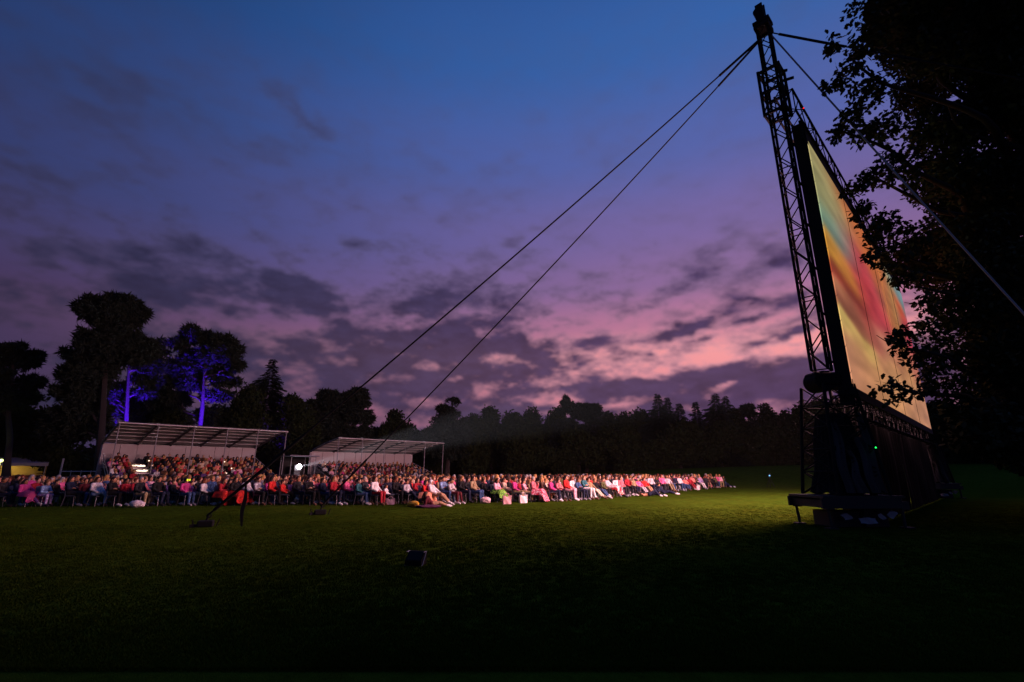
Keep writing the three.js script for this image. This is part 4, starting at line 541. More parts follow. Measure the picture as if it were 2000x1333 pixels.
function withColor(g, c) { const n = g.attributes.position.count, a = new Float32Array(n * 3); for (let i = 0; i < n; i++) a.set(c, i * 3); g.setAttribute('color', new THREE.BufferAttribute(a, 3)); return g; }
function joinC(list) { return mergeGeometries(list.map((g) => { for (const k of Object.keys(g.attributes)) if (!['position', 'normal', 'color'].includes(k)) g.deleteAttribute(k); if (!g.attributes.color) withColor(g, [1, 1, 1]); return g.index ? g.toNonIndexed() : g; })); }
function buildPose(p, lod) {
  const J = poseJoints(p), c = [.026, .042, .06][lod], b = [-.45, -.02, -.75 - p.lean * .25], e = [.45, p.seat + .95, 1.05];
  if (p.lean > 1) b[2] = -1.0;
  const arm = (k, t) => [bn(J['sh' + k], J['el' + k], .052, .042), bn(J['el' + k], J['wr' + k], .042, .03)], hand = (k) => [bn(J['wr' + k], J['hd' + k], .028, .034)], leg = (k) => [bn(J['hip' + k], J['knee' + k], .085, .058), bn(J['knee' + k], J['ankle' + k], .056, .036)], foot = (k) => [bn(J['ankle' + k], J['toe' + k], .04, .034)];
  const torso = [bn(J.pelvis, J.waist, .125, .115), bn(J.waist, J.chest, .115, .135), bn(J.shL, J.shR, .06, .06), bn(J.chest, J.neck, .12, .06)], seatB = [bn(J.hipL, J.hipR, .105, .105)];
  const H = J.head, neck = [bn(J.neck, [H[0], H[1] - .06, H[2] - .01], .05, .048)];
  const all = bones([...torso, ...seatB, ...arm('L'), ...arm('R'), ...hand('L'), ...hand('R'), ...leg('L'), ...leg('R'), ...foot('L'), ...foot('R'), ...neck, bn(H, [H[0], H[1] - .02, H[2]], .06, .06)], .03);
  const hs = headSdf(...H), col = (x, y, z) => { x -= H[0]; y -= H[1]; z -= H[2]; for (const s of [-1, 1]) if (Math.hypot(x - s * .032, (y - .008) * 1.6, z - .085) < .017) return [.12, .09, .08]; if (Math.abs(x) < .028 && Math.abs(y + .062) < .009 && z > .06) return [.75, .42, .4]; return [1, 1, 1]; };
  const headG = surf(hs, [H[0] - .11, H[1] - .15, H[2] - .13], [H[0] + .11, H[1] + .15, H[2] + .15], [.0125, .022, .034][lod], lod < 2 ? col : null);
  const body = [surf(all, b, e, c), headG]; if (lod < 2) body.push(...fingerGeo(J, 'L'), ...fingerGeo(J, 'R'));
  const noise = (x, y, z, a) => (vnoise(x * 11, y * 11, z * 11) - .5) * a;
  const topF = bones([...torso.map((t) => t.slice()), ...seatB], .04, .016), slF = bones([...arm('L'), ...arm('R')], .03, .017);
  const top = surf((x, y, z) => { let d = smin(topF(x, y, z), slF(x, y, z), .04) + noise(x, y, z, .03); return Math.max(d, p.lean < 1 ? (p.seat + .04 - y) : -9, (y - (J.neck[1] + .035)) * (p.lean < 1 ? 1 : -9)); }, b, e, c);
  const trF = bones([...leg('L'), ...leg('R'), ...seatB], .035, .016);
  const tr = surf((x, y, z) => trF(x, y, z) + noise(x + 4, y, z, .024), b, e, c);
  const sh = surf(bones([...foot('L'), ...foot('R')], .02, .014), b, [.45, .6, 1.15], lod ? c : .02);
  const hairs = [0, 1, 2, 3].map((st) => surf((x, y, z) => {
    const X = x - H[0], Y = y - H[1], Z = z - H[2]; let d = (Math.hypot(X / .092, (Y - .03) / .104, (Z + .014) / .108) - 1) * .095;
    const face = (Math.hypot(X / .074, (Y + .04) / .118, (Z - .12) / .112) - 1) * .09; d = Math.max(d, -face); if (st === 0) d = Math.max(d, -.045 - Y - (Z < -.02 ? .03 : 0));
    if (st === 1) { for (const s of [-1, 1]) d = smin(d, cap(X, Y, Z, [s * .07, -.02, -.03, s * .085, -.26, -.02 - p.lean * .05, .04, .045]), .04); d = smin(d, cap(X, Y, Z, [0, -.02, -.08, 0, -.28, -.10 - p.lean * .12, .075, .07]), .04); }
    if (st === 2) d = smin(d, cap(X, Y, Z, [0, .075, -.115, 0, .09, -.13, .04, .035]), .02);
    if (st === 3) { d = (Math.hypot(X / .1, (Y - .025) / .115, (Z + .012) / .115) - 1) * .1; d = Math.max(d, -((Math.hypot(X / .07, (Y + .03) / .1, (Z - .12) / .11) - 1) * .09)); d = smin(d, cap(X, Y, Z, [0, -.1, -.05, 0, -.17, -.04, .09, .11]), .04); }
    return d + noise(x, y, z, .012) - [0, .006, .012][lod];
  }, [H[0] - .17, H[1] - .42, H[2] - .26], [H[0] + .17, H[1] + .18, H[2] + .16], [.017, .024, .03][lod]));
  return { J, body: joinC(body), top, trousers: tr, shoes: sh, hairs, head: H };
}
const poseCache = new Map();
function getPose(i, lod) { const k = i + '/' + lod; if (!poseCache.has(k)) poseCache.set(k, buildPose(POSES[i], lod)); return poseCache.get(k); }
const COL = { black: '#0e0e11', charcoal: '#212227', navy: '#161f3a', denim: '#3a5580', paleblue: '#8fb0d8', white: '#e9e6e4', cream: '#e2d3b8', grey: '#8b8b90', palegrey: '#c3c1c4', red: '#d32a26', crimson: '#a51f2e', pink: '#e8679a', palepink: '#f0b6c4', magenta: '#c43c86', rose: '#c9727c', khaki: '#9c8a66', tan: '#b89672', olive: '#565a34', green: '#3f6f3c', teal: '#2d6a70', brown: '#4c3426', mustard: '#c99632', peach: '#eba382', orange: '#d9662a', purple: '#5a3b78', salmon: '#ea8a7c', burgundy: '#5a1822', lilac: '#b8a2d0' };
const WORD = { paleblue: 'pale blue', palegrey: 'pale grey', palepink: 'pale pink' };
const matOf = new Map(); const clothMat = (n) => { if (!matOf.has(n)) matOf.set(n, M(C(COL[n]), .92)); return matOf.get(n); };
const SKIN = ['#d3a283', '#c48e6c', '#dcb296', '#9c6b4b', '#cc987a', '#6e4731'].map((h) => M(C(h), .7, { vertexColors: true }));
const HAIR = { black: '#15110f', brown: '#3a2417', dark: '#241812', blonde: '#b98f52', fair: '#8a6538', grey: '#9a9694', auburn: '#6a3018', white: '#eceaea' }, hairMat = new Map(Object.entries(HAIR).map(([k, v]) => [k, M(C(v), .75)]));
const SHOE = [M(C('#e6e4e2'), .8), M(C('#1b1b1d'), .8), M(C('#6a4a34'), .8), M(C('#9a9aa0'), .8)];
const AIM = [15.5, 19];                                              // where the audience looks: toward the middle of the screen
function person(label, pos, o) {
  const q = getPose(o.pose, o.lod), g = thing('person', label, 'person', pos, o.turn, 'audience on the lawn');
  g.scale.setScalar(o.scale);
  part('body', q.body, SKIN[o.skin], g); part('top', q.top, clothMat(o.top), g); part('trousers', q.trousers, clothMat(o.legs), g); part('shoes', q.shoes, SHOE[o.shoe], g);
  part(o.style === 3 ? 'hood' : 'hair', q.hairs[o.style], hairMat.get(o.hair), g);
  return g;
}
const facing = (p, jitter = 0) => Math.atan2(AIM[0] - p.x, (AIM[1] + p.z) * -1) + jitter;       // local +z faces the screen
const mShell = M(L3(.07, .085, .12), .45), mChairLeg = M(L3(.2, .2, .22), .4, { metalness: .7 });
const chairSeat = (() => { const g = new THREE.BoxGeometry(.44, .035, .42, 10, 1, 8), p = g.attributes.position; for (let i = 0; i < p.count; i++) { const x = p.getX(i) / .22, z = p.getZ(i) / .21; p.setY(i, p.getY(i) + .02 * x * x - (z > .6 ? .03 * (z - .6) : 0)); } g.translate(0, .425, .12); g.computeVertexNormals(); return g; })();
const chairBack = (() => { const g = new THREE.BoxGeometry(.43, .40, .03, 10, 8, 1), p = g.attributes.position; for (let i = 0; i < p.count; i++) { const x = p.getX(i) / .215, y = p.getY(i) / .2; p.setZ(i, p.getZ(i) + .045 * x * x - .05 * y); p.setX(i, p.getX(i) * (1 - .1 * Math.max(0, y))); if (y > .7) p.setY(i, p.getY(i) - .05 * x * x * (y - .7) / .3); } g.translate(0, .66, -.14); g.computeVertexNormals(); return g; })();
const V = (x, y, z) => new THREE.Vector3(x, y, z);
const chairLegs = [[-.19, -.06], [.19, -.06], [-.19, .28], [.19, .28]].map(([x, z]) => rodGeo(V(x * 1.15, 0, z + (z > 0 ? .05 : -.06)), V(x, .42, z), .012, .012, 6));
function chair(label, pos, turn) { const g = thing('plastic_chair', label, 'chair', pos, turn, 'chairs along the near edge of the crowd'); part('seat', chairSeat, mShell, g); part('backrest', chairBack, mShell, g); for (const l of chairLegs) part('leg', l, mChairLeg, g); part('back_support', join([rodGeo(V(-.19, .42, -.06), V(-.19, .6, -.13), .012), rodGeo(V(.19, .42, -.06), V(.19, .6, -.13), .012)]), mChairLeg, g); return g; }
// cloth over a sitter's knees
function blanket(name, label, pos, turn, w, mat, seed, low = .04, scale = 1) {
  const path = [[-.02, .66], [.12, .645], [.3, .635], [.46, .625], [.545, .56], [.585, .42], [.62, .25], [.66, low + .03], [.72, low]], nu = 26, nv = path.length * 3, cvp = new THREE.CatmullRomCurve3(path.map(([z, y]) => V(0, y, z))), pos_ = [], idx = [];
  const put = (off) => { for (let j = 0; j <= nv; j++) { const t = j / nv, p = cvp.getPointAt(t), tg = cvp.getTangentAt(t); for (let i = 0; i <= nu; i++) { const u = i / nu * 2 - 1, ww = w * (1 + .18 * smooth(.5, 1, t)), f = Math.sin(u * 9 + seed + 2 * Math.sin(t * 4 + seed)) * .028 * smooth(.35, .8, t) + (fbm(u * 2 + seed, t * 4, seed, 3) - .5) * .07, droop = Math.pow(Math.abs(u), 4) * .30 * (1 - .7 * smooth(.5, .9, t)), nyv = tg.z, nzv = -tg.y; let y = p.y + nyv * (f + off) - droop * (p.y - low) * 1.6, z = p.z + nzv * (f + off); pos_.push(u * ww / 2 + .01 * Math.sin(t * 9 + seed), Math.max(y, low * .5 + .006 + (off > 0 ? .006 : 0)), z); } } };
  put(.012); put(-.004); const row = nu + 1, off = row * (nv + 1);
  for (let j = 0; j < nv; j++) for (let i = 0; i < nu; i++) { const a = j * row + i; idx.push(a, a + row, a + 1, a + 1, a + row, a + row + 1); const b = a + off; idx.push(b, b + 1, b + row, b + 1, b + row + 1, b + row); }
  for (let i = 0; i < nu; i++) { idx.push(i, i + 1, i + off, i + 1, i + 1 + off, i + off); const a = nv * row + i; idx.push(a, a + off, a + 1, a + 1, a + off, a + 1 + off); } for (let j = 0; j < nv; j++) for (const c of [0, nu]) { const a = j * row + c, b = a + row; idx.push(a, a + off, b, b, a + off, b + off); }
  const g = new THREE.BufferGeometry(); g.setAttribute('position', new THREE.Float32BufferAttribute(pos_, 3)); const uv = []; for (let i = 0; i < pos_.length; i += 3) uv.push(pos_[i] * 1.4, (pos_[i + 2] + .66 - pos_[i + 1]) * 1.1); g.setAttribute('uv', new THREE.Float32BufferAttribute(uv, 2)); g.setIndex(idx); g.computeVertexNormals();
  const m = solo(name, g, mat, label, 'blanket', 'blankets over knees'); m.position.copy(pos); m.rotation.y = turn; m.scale.setScalar(scale); return m;
}
const srgbBlend = (a, b, t) => { const A = C(a), B = C(b); return [mix(A.r, B.r, t), mix(A.g, B.g, t), mix(A.b, B.b, t)].map((x) => 1.055 * Math.max(x, 1e-4) ** (1 / 2.4) - .055); };
const mFloral = new THREE.MeshStandardMaterial({ roughness: .9, map: noiseTexture(256, (u, v) => { const a = pnoise(u, v, 26, 4), b = pnoise(u, v, 40, 9); return srgbBlend(b > .62 ? '#7c1430' : a > .55 ? '#f7a9c0' : '#d8264f', '#f7dfe4', smooth(.6, .66, pnoise(u, v, 34, 6))); }) });
const mLeafy = new THREE.MeshStandardMaterial({ roughness: .9, map: noiseTexture(256, (u, v) => { const a = pnoise(u, v, 34, 4); return srgbBlend('#8fd04a', '#1f4a20', smooth(.46, .54, a)); }) });
const mStripe = new THREE.MeshStandardMaterial({ roughness: .9, map: noiseTexture(128, (u, v) => srgbBlend('#c92f3c', '#f2dede', smooth(.48, .52, (u * 5) % 1))) });
const mRedRug = new THREE.MeshStandardMaterial({ roughness: .95, map: noiseTexture(128, (u, v) => srgbBlend('#c9241c', '#8c1712', smooth(.4, .6, pnoise(u, v, 30, 2)))) });
function tote(label, pos, turn, mat, w = .38, h = .36, d = .16) { const g = thing('tote_bag', label, 'bag', pos, turn, 'bags on the grass'), b = new THREE.BoxGeometry(w, h, d, 8, 8, 4), p = b.attributes.position; for (let i = 0; i < p.count; i++) { const y = p.getY(i) / h + .5, x = p.getX(i) / w; p.setX(i, p.getX(i) * (1 + .12 * y)); p.setZ(i, p.getZ(i) * (1.15 - .55 * y) + .02 * Math.sin(x * 7 + y * 4)); p.setY(i, p.getY(i) + (y > .9 ? -.04 * Math.cos(x * 5) : 0)); } b.translate(0, h / 2, 0); b.computeVertexNormals(); part('bag_body', b, mat, g); for (const s of [-1, 1]) part('handle', new THREE.TubeGeometry(new THREE.CatmullRomCurve3([V(-w * .28, h * .93, s * d * .28), V(-w * .2, h * 1.28, s * d * .35), V(w * .2, h * 1.28, s * d * .35), V(w * .28, h * .93, s * d * .28)]), 12, .009, 5), mat, g); return g; }
function lump(name, label, category, pos, r, mat, seed, group) { const g = new THREE.IcosahedronGeometry(1, 4), p = g.attributes.position; for (let i = 0; i < p.count; i++) { const x = p.getX(i), y = p.getY(i), z = p.getZ(i), k = .78 + .5 * fbm(x * 1.8 + seed, y * 1.8, z * 1.8, 3); p.setXYZ(i, x * k * r[0], Math.max(-.92, y * k) * r[1], z * k * r[2]); } g.translate(0, r[1] * .92, 0); g.computeVertexNormals(); const m = solo(name, g, mat, label, category, group); m.position.copy(pos); return m; }

const EDGE = [[-80, 21.8], [0, 22], [130, 22.3], [270, 22.3], [400, 22.9], [560, 23.3], [700, 23.2], [850, 23.2], [930, 25.2], [1060, 25.7], [1120, 27.2], [1180, 29.6], [1260, 34.6], [1350, 42.8], [1420, 52]];
const edgeDepth = (px) => { for (let i = 1; i < EDGE.length; i++) if (px <= EDGE[i][0]) return mix(EDGE[i - 1][1], EDGE[i][1], (px - EDGE[i - 1][0]) / (EDGE[i][0] - EDGE[i - 1][0])); return 52; };
// px, seats in from the edge, pose, top, trousers, hair style (0 short 1 long 2 bun 3 hood), hair colour, short description
const FRONT = [
  [14, 0, 0, 'charcoal', 'navy', 0, 'dark', 'man in charcoal at the left edge of the picture'], [40, 1, 4, 'navy', 'denim', 1, 'brown', 'long-haired sitter in navy near the left edge'], [62, 0, 2, 'magenta', 'purple', 1, 'dark', 'reclining sitter in magenta wrapped in a magenta blanket'], [92, 0, 4, 'paleblue', 'lilac', 0, 'fair', 'sitter in pale blue leaning forward on the left'], [118, 1, 0, 'brown', 'black', 0, 'dark', 'sitter in brown beside the pale blue leaner'], [146, 0, 1, 'navy', 'charcoal', 1, 'dark', 'long-haired sitter in navy with folded arms'],
  [172, 1, 0, 'burgundy', 'denim', 0, 'brown', 'sitter in burgundy left of the pale jeans'], [196, 0, 3, 'white', 'paleblue', 1, 'brown', 'sitter in white with pale blue jeans, one leg crossed'], [228, 0, 1, 'black', 'black', 0, 'dark', 'man all in black with folded arms'], [252, 1, 0, 'crimson', 'charcoal', 1, 'dark', 'sitter in crimson behind the white lump bag'], [280, 0, 0, 'charcoal', 'khaki', 0, 'grey', 'grey-haired man in khaki trousers behind the white lump bag'], [314, 0, 5, 'black', 'navy', 0, 'dark', 'sitter in black holding a hand to the chin'], [344, 1, 0, 'charcoal', 'black', 0, 'brown', 'sitter in charcoal left of the glowing glasses'],
  [368, 0, 0, 'magenta', 'denim', 1, 'dark', 'sitter in magenta wearing glowing yellow party glasses'], [404, 0, 0, 'white', 'black', 1, 'auburn', 'woman in white cardigan and pink dress at the row end'], [434, 0, 4, 'crimson', 'burgundy', 1, 'brown', 'long-haired woman in crimson under the big red rug'], [464, 0, 0, 'black', 'burgundy', 1, 'dark', 'long-haired woman in black under the second red rug'], [486, 1, 0, 'white', 'charcoal', 1, 'black', 'dark-haired woman in white behind the rope'], [510, 0, 1, 'palegrey', 'black', 0, 'brown', 'sitter in pale grey with folded arms behind the rope'], [536, 0, 0, 'red', 'black', 1, 'dark', 'woman in red left of another red top'], [557, 0, 3, 'red', 'black', 0, 'brown', 'sitter in red with white trainers and one leg crossed'],
  [584, 1, 0, 'charcoal', 'navy', 0, 'dark', 'man in charcoal beside the red tops'], [608, 0, 1, 'black', 'black', 0, 'dark', 'sitter in black below the projector'], [634, 1, 0, 'navy', 'denim', 1, 'brown', 'woman in navy right of the projector'], [655, 0, 5, 'crimson', 'navy', 1, 'fair', 'fair-haired woman in crimson in the dark part of the row'], [680, 1, 0, 'pink', 'navy', 0, 'grey', 'grey-haired sitter in pink behind the second rope'], [704, 0, 0, 'teal', 'denim', 0, 'dark', 'sitter in teal by the second rope'], [716, 1, 1, 'charcoal', 'black', 0, 'grey', 'grey-haired sitter in charcoal left of the white shirt'],
  [735, 0, 0, 'white', 'crimson', 1, 'brown', 'woman in white shirt and crimson trousers beside the empty chairs'], [757, 1, 0, 'white', 'black', 1, 'brown', 'child in white behind the first empty chair'], [776, 2, 0, 'black', 'black', 1, 'auburn', 'auburn-haired woman in black behind the empty chairs'], [797, 2, 3, 'palegrey', 'navy', 0, 'dark', 'sitter in pale grey behind the second empty chair'], [826, 0, 4, 'red', 'tan', 1, 'dark', 'woman in red leaning over the peach blanket'], [850, 0, 2, 'white', 'tan', 3, 'white', 'reclining woman in white with a white head scarf'], [868, 1, 1, 'paleblue', 'denim', 0, 'brown', 'sitter in pale blue right of the head scarf'],
  [884, 0, 1, 'palegrey', 'burgundy', 0, 'dark', 'man in pale grey jumper with folded arms'], [904, 1, 0, 'black', 'navy', 1, 'fair', 'fair-haired woman in black right of the pale grey jumper'], [926, 0, 0, 'khaki', 'denim', 1, 'brown', 'woman in khaki jacket and jeans'], [946, 1, 0, 'black', 'black', 0, 'brown', 'sitter in black left of the leafy blanket'], [966, 0, 4, 'palepink', 'black', 1, 'dark', 'girl in pale pink under the leafy green blanket'], [986, 1, 3, 'cream', 'palepink', 0, 'brown', 'sitter in cream and pale pink trousers beside the leafy blanket'], [1006, 0, 0, 'magenta', 'khaki', 2, 'black', 'woman in magenta with a hair bun and khaki trousers'], [1025, 0, 1, 'palepink', 'khaki', 0, 'dark', 'man in pale pink hoodie with folded arms'], [1042, 0, 5, 'rose', 'pink', 0, 'grey', 'grey-haired sitter in rose under the floral blanket'],
  [1060, 1, 3, 'brown', 'tan', 1, 'blonde', 'blonde woman in brown right of the floral blanket'], [1076, 0, 0, 'magenta', 'navy', 0, 'dark', 'sitter in magenta left of the shiny bag'], [1092, 0, 1, 'rose', 'charcoal', 1, 'brown', 'woman in rose behind the shiny bag'], [1106, 0, 0, 'red', 'palepink', 1, 'dark', 'dark-haired woman in red jacket and pale pink trousers'], [1118, 1, 0, 'white', 'black', 1, 'auburn', 'auburn-haired woman in white beside the red jacket'], [1130, 0, 1, 'denim', 'navy', 0, 'brown', 'sitter in denim jacket with folded arms'], [1142, 0, 1, 'teal', 'white', 0, 'fair', 'fair-haired man in teal and white trousers'], [1154, 0, 2, 'khaki', 'cream', 0, 'brown', 'reclining sitter in khaki and cream trousers'],
  [1166, 0, 2, 'black', 'denim', 1, 'fair', 'reclining woman in black and jeans'], [1178, 1, 0, 'olive', 'black', 2, 'brown', 'sitter in olive left of the striped blanket'], [1190, 0, 2, 'palegrey', 'salmon', 0, 'dark', 'reclining sitter in pale grey under the striped blanket'], [1202, 1, 0, 'white', 'grey', 0, 'brown', 'sitter in white right of the striped blanket'], [1212, 0, 0, 'rose', 'charcoal', 1, 'dark', 'woman in rose behind the people on the ground'], [1224, 0, 5, 'crimson', 'black', 1, 'auburn', 'auburn-haired woman in crimson behind the people on the ground'], [1236, 1, 0, 'khaki', 'navy', 0, 'dark', 'man in khaki behind the people on the ground'], [1248, 0, 2, 'pink', 'palegrey', 0, 'grey', 'reclining sitter in bright pink with grey trousers'], [1260, 0, 2, 'red', 'tan', 1, 'brown', 'reclining woman in red with tan trousers'], [1270, 1, 0, 'palegrey', 'navy', 0, 'dark', 'sitter in pale grey right of the bright pink top'], [1282, 0, 1, 'charcoal', 'black', 1, 'dark', 'woman in charcoal left of the pink shawl'], [1292, 0, 0, 'pink', 'charcoal', 1, 'auburn', 'woman in a pink shawl near the right end'],
  [1304, 0, 2, 'palegrey', 'khaki', 0, 'fair', 'reclining fair-haired man in pale grey'], [1316, 1, 0, 'navy', 'black', 0, 'dark', 'sitter in navy near the right end'], [1326, 0, 0, 'white', 'denim', 0, 'brown', 'sitter in white and jeans near the right end'], [1337, 0, 2, 'salmon', 'denim', 0, 'dark', 'reclining sitter in salmon and jeans'], [1347, 0, 2, 'crimson', 'crimson', 1, 'dark', 'reclining woman all in crimson'], [1357, 1, 0, 'cream', 'rose', 1, 'blonde', 'blonde woman in cream near the right end'], [1366, 0, 2, 'lilac', 'white', 0, 'brown', 'reclining sitter in lilac and white trousers'], [1379, 0, 2, 'red', 'rose', 1, 'dark', 'reclining woman in red, last chair on the right'],
];
const tSeat = [.75, .66], tBack = [-.78, .62], ordw = ['', 'second', 'third', 'fourth', 'fifth'];
const frontPos = []; const rp = rng(2024), pick = (a) => a[Math.floor(rp() * a.length)];
FRONT.forEach(([px, inn, pose, top, legs, style, hair, desc], i) => {
  const d0 = edgeDepth(px) + inn * .5, lat = latAt(px, d0), pos = P(lat, gh(lat, d0), d0), turn = facing(pos, (rp() - .5) * .6), short = desc.startsWith('child') ? .78 : 1, sc = (.88 + rp() * .17) * short;
  frontPos.push([pos, turn, sc]);
  person(desc, pos, { pose, lod: 0, top, legs, style, hair, turn, scale: sc, skin: Math.floor(rp() * 5), shoe: desc.includes('white trainers') || desc.includes('head scarf') ? 0 : Math.floor(rp() * 4) });
  chair('dark grey plastic chair under the ' + desc.split(' ').slice(0, 10).join(' '), pos, turn);
});
const pix = (px, k = 0) => { const i = FRONT.findIndex((f) => f[0] >= px); return frontPos[i < 0 ? FRONT.length - 1 : i]; };
// the seats behind, up to four deep
const tops = ['black', 'black', 'black', 'black', 'black', 'charcoal', 'charcoal', 'charcoal', 'charcoal', 'navy', 'navy', 'navy', 'brown', 'brown', 'burgundy', 'burgundy', 'grey', 'olive', 'purple', 'denim', 'khaki', 'crimson', 'crimson', 'rose', 'white', 'palegrey', 'pink', 'magenta', 'red', 'cream', 'palepink', 'salmon'], hairs = ['dark', 'brown', 'brown', 'black', 'fair', 'blonde', 'grey', 'auburn'];
const backSpots = [];
FRONT.forEach(([px, inn, , , , , , desc], i) => {
  const [p0] = frontPos[i], side = px < 1000, deep = side ? 4 : 2;
  for (let k = 1; k <= deep; k++) {
    const v = side ? [tSeat[0] * 1.15 * k, tSeat[1] * 1.15 * k] : [tBack[0] * .92 * k + .25 * (k % 2), tBack[1] * .92 * k + .3 * (k % 2)];
    const lat = p0.x + v[0] + (rp() - .5) * .3, dep = -p0.z + v[1] + (rp() - .5) * .3, pos = P(lat, gh(lat, dep), dep), top = pick(tops), hair = pick(hairs), style = pick([0, 0, 1, 1, 2]), turn = facing(pos, (rp() - .5) * .8);
    if (backSpots.some((b) => Math.hypot(b.x - lat, b.z + dep) < .42) || frontPos.some(([b]) => Math.hypot(b.x - lat, b.z + dep) < .42)) continue;
    backSpots.push(pos.clone()); pos.userTurn = turn;
    if (backSpots.length <= 222) person(`${hair}-haired person in ${WORD[top] ?? top}, ${ordw[k]} deep behind the ${desc.split(' ').slice(0, 7).join(' ').replace(/ (the|a|of|in|and|with|one|beside|behind|left|right|under|under the|of the|at the|on the|wearing|at|on|near|by)$/, '').replace(/ (the|a|of|in|and|with|beside|behind|left|right|under|at|on)$/, '')}`, pos, { pose: pick([0, 0, 1, 3, 5, 4]), lod: 1, top, legs: pick(['black', 'navy', 'denim', 'charcoal', 'khaki', 'palegrey']), style, hair, turn, scale: .84 + rp() * .22, skin: Math.floor(rp() * 6), shoe: Math.floor(rp() * 4) });
  }
});
{ // chairs of the rows behind, mostly hidden
  const g = join([chairSeat.clone(), chairBack.clone(), ...chairLegs.map((l) => l.clone())]), mats = backSpots.map((p) => { dummy.position.copy(p); dummy.rotation.set(0, facing(p), 0); dummy.scale.setScalar(1); dummy.updateMatrix(); return dummy.matrix.clone(); });
  tag(instanced('rear_chairs', g, mShell, mats, scene), 'rows of dark plastic chairs hidden under the deeper seats of the crowd', 'chairs', null, 'stuff');
}
// the far rows and the tiers, read only as a mass
function crowd(name, label, spots, seed, set = tops) {
  const r = rng(seed), g = thing(name, label, 'crowd'); g.userData.kind = 'stuff';
  for (const pi of [0, 1, 5]) {
    const q = getPose(pi, 2), mine = spots.filter((_, i) => [0, 1, 5][(i * 7 + (i >> 2)) % 3] === pi), mats = mine.map(([p, turn]) => { dummy.position.copy(p); dummy.rotation.set(0, turn + (r() - .5) * .4, 0); dummy.scale.setScalar(.86 + r() * .2); dummy.updateMatrix(); return dummy.matrix.clone(); });
    const paint = (im, fn) => { for (let i = 0; i < mats.length; i++) im.setColorAt(i, fn()); im.instanceColor.needsUpdate = true; };
    const white = () => M(L3(1, 1, 1), .9);
    const bodyG = q.body.clone(); bodyG.deleteAttribute('color');
    paint(instanced('faces', bodyG, white(), mats, g), () => C(['#c08f70', '#b07e60', '#c89c80', '#8c5f42'][Math.floor(r() * 4)]));
    paint(instanced('tops', q.top, white(), mats, g), () => C(COL[set[Math.floor(r() * set.length)]]));
    paint(instanced('legs', q.trousers, white(), mats, g), () => C(COL[['black', 'navy', 'denim', 'charcoal', 'khaki'][Math.floor(r() * 5)]]));
    for (const st of [0, 1]) { const sub = mats.filter((_, i) => (i % 3 ? 1 : 0) === st); const im = instanced('hair', q.hairs[st], white(), sub, g); for (let i = 0; i < sub.length; i++) im.setColorAt(i, C(Object.values(HAIR)[Math.floor(r() * 7)])); im.instanceColor.needsUpdate = true; }
  }
}
stands.forEach((s, n) => {
  const spots = [], r = rng(70 + n);
  for (let i = 0; i < s.tiers; i++) for (let a = .5; a < s.Lg - .4; a += .52) { if (s.ai.some(([x, , w]) => Math.abs(a - x) < w / 2 + .22 && i < 8)) continue; if (r() < .05) continue; const p = s.W(a + (r() - .5) * .12, s.q0 + s.dq * (i + .62) + .05, .35 + s.rise * i); spots.push([p, facing(p)]); }
  crowd('grandstand_crowd', n ? 'dim spectators packed on the tiers of the right grandstand' : 'dim spectators packed on the tiers of the left grandstand', spots, 80 + n);
});
{
  const spots = [], r = rng(95), near = [...backSpots, ...frontPos.map(([p]) => p)];
  for (let k = 0; k < 24; k++) for (let j = 0; j < 52; j++) {
    const e = [.5 - k * 1.32, 26.2 - k * .16], lat = e[0] + .66 * .6 * j + (r() - .5) * .12, dep = e[1] + .75 * .6 * j + (r() - .5) * .12;
    if (j < 3 || near.some((q) => Math.hypot(q.x - lat, q.z + dep) < .5)) continue;
    const fx = (lat + 28.9) * .799 - (dep - 36) * .602; if (lat < 3 - (dep - 26) * .9 && fx < 1.5 && dep > 30) continue;                       // stop at the grandstand fronts
    const f2 = (lat + 16.9) * .777 - (dep - 48.2) * .629; if (f2 < 1.5 && dep > 44) continue; if (dep > 50) continue;
    if (r() < .08) continue; const p = P(lat, gh(lat, dep), dep); spots.push([p, facing(p)]);
  }
  console.log('far rows', spots.length, 'people', taken.get('person')); crowd('far_rows_crowd', 'far rows of seated people, a band of heads before the grandstands', spots, 96);
}
// people on the grass, empty chairs, blankets, bags
const onGrass = (label, px, py, pose, top, legs, style, hair, turn, scale = 1) => { const q = at(px, py, 1), u = q.x, k = (q.y - EYE), dep = -EYE / k, pos = P(u * dep, gh(u * dep, dep), dep); return person(label, pos, { pose, lod: 0, top, legs, style, hair, turn: facing(pos, turn), scale, skin: 1, shoe: 0 }); };
onGrass('child in pink sitting on the grass before the bright pink top', 1222, 968, 6, 'pink', 'palegrey', 1, 'dark', .5, .8); onGrass('person in black lying on the grass, knees up, before the front row', 1268, 970, 7, 'black', 'navy', 0, 'dark', .9); onGrass('second person in navy lying on the grass farther right', 1296, 966, 6, 'navy', 'navy', 0, 'dark', 1.0); onGrass('person in dark clothes lying at the far right end of the crowd', 1418, 952, 7, 'charcoal', 'navy', 0, 'brown', .6); onGrass('small child in lilac beside the last chair on the right', 1397, 953, 6, 'lilac', 'white', 0, 'dark', .2, .8);
onGrass('sitter in white trainers on the grass by the peach blanket', 842, 991, 6, 'burgundy', 'tan', 1, 'brown', .4, .85);
const gp = (px, py) => { const q = at(px, py, 1), dep = -EYE / (q.y - EYE), lat = q.x * dep; return P(lat, gh(lat, dep), dep); };
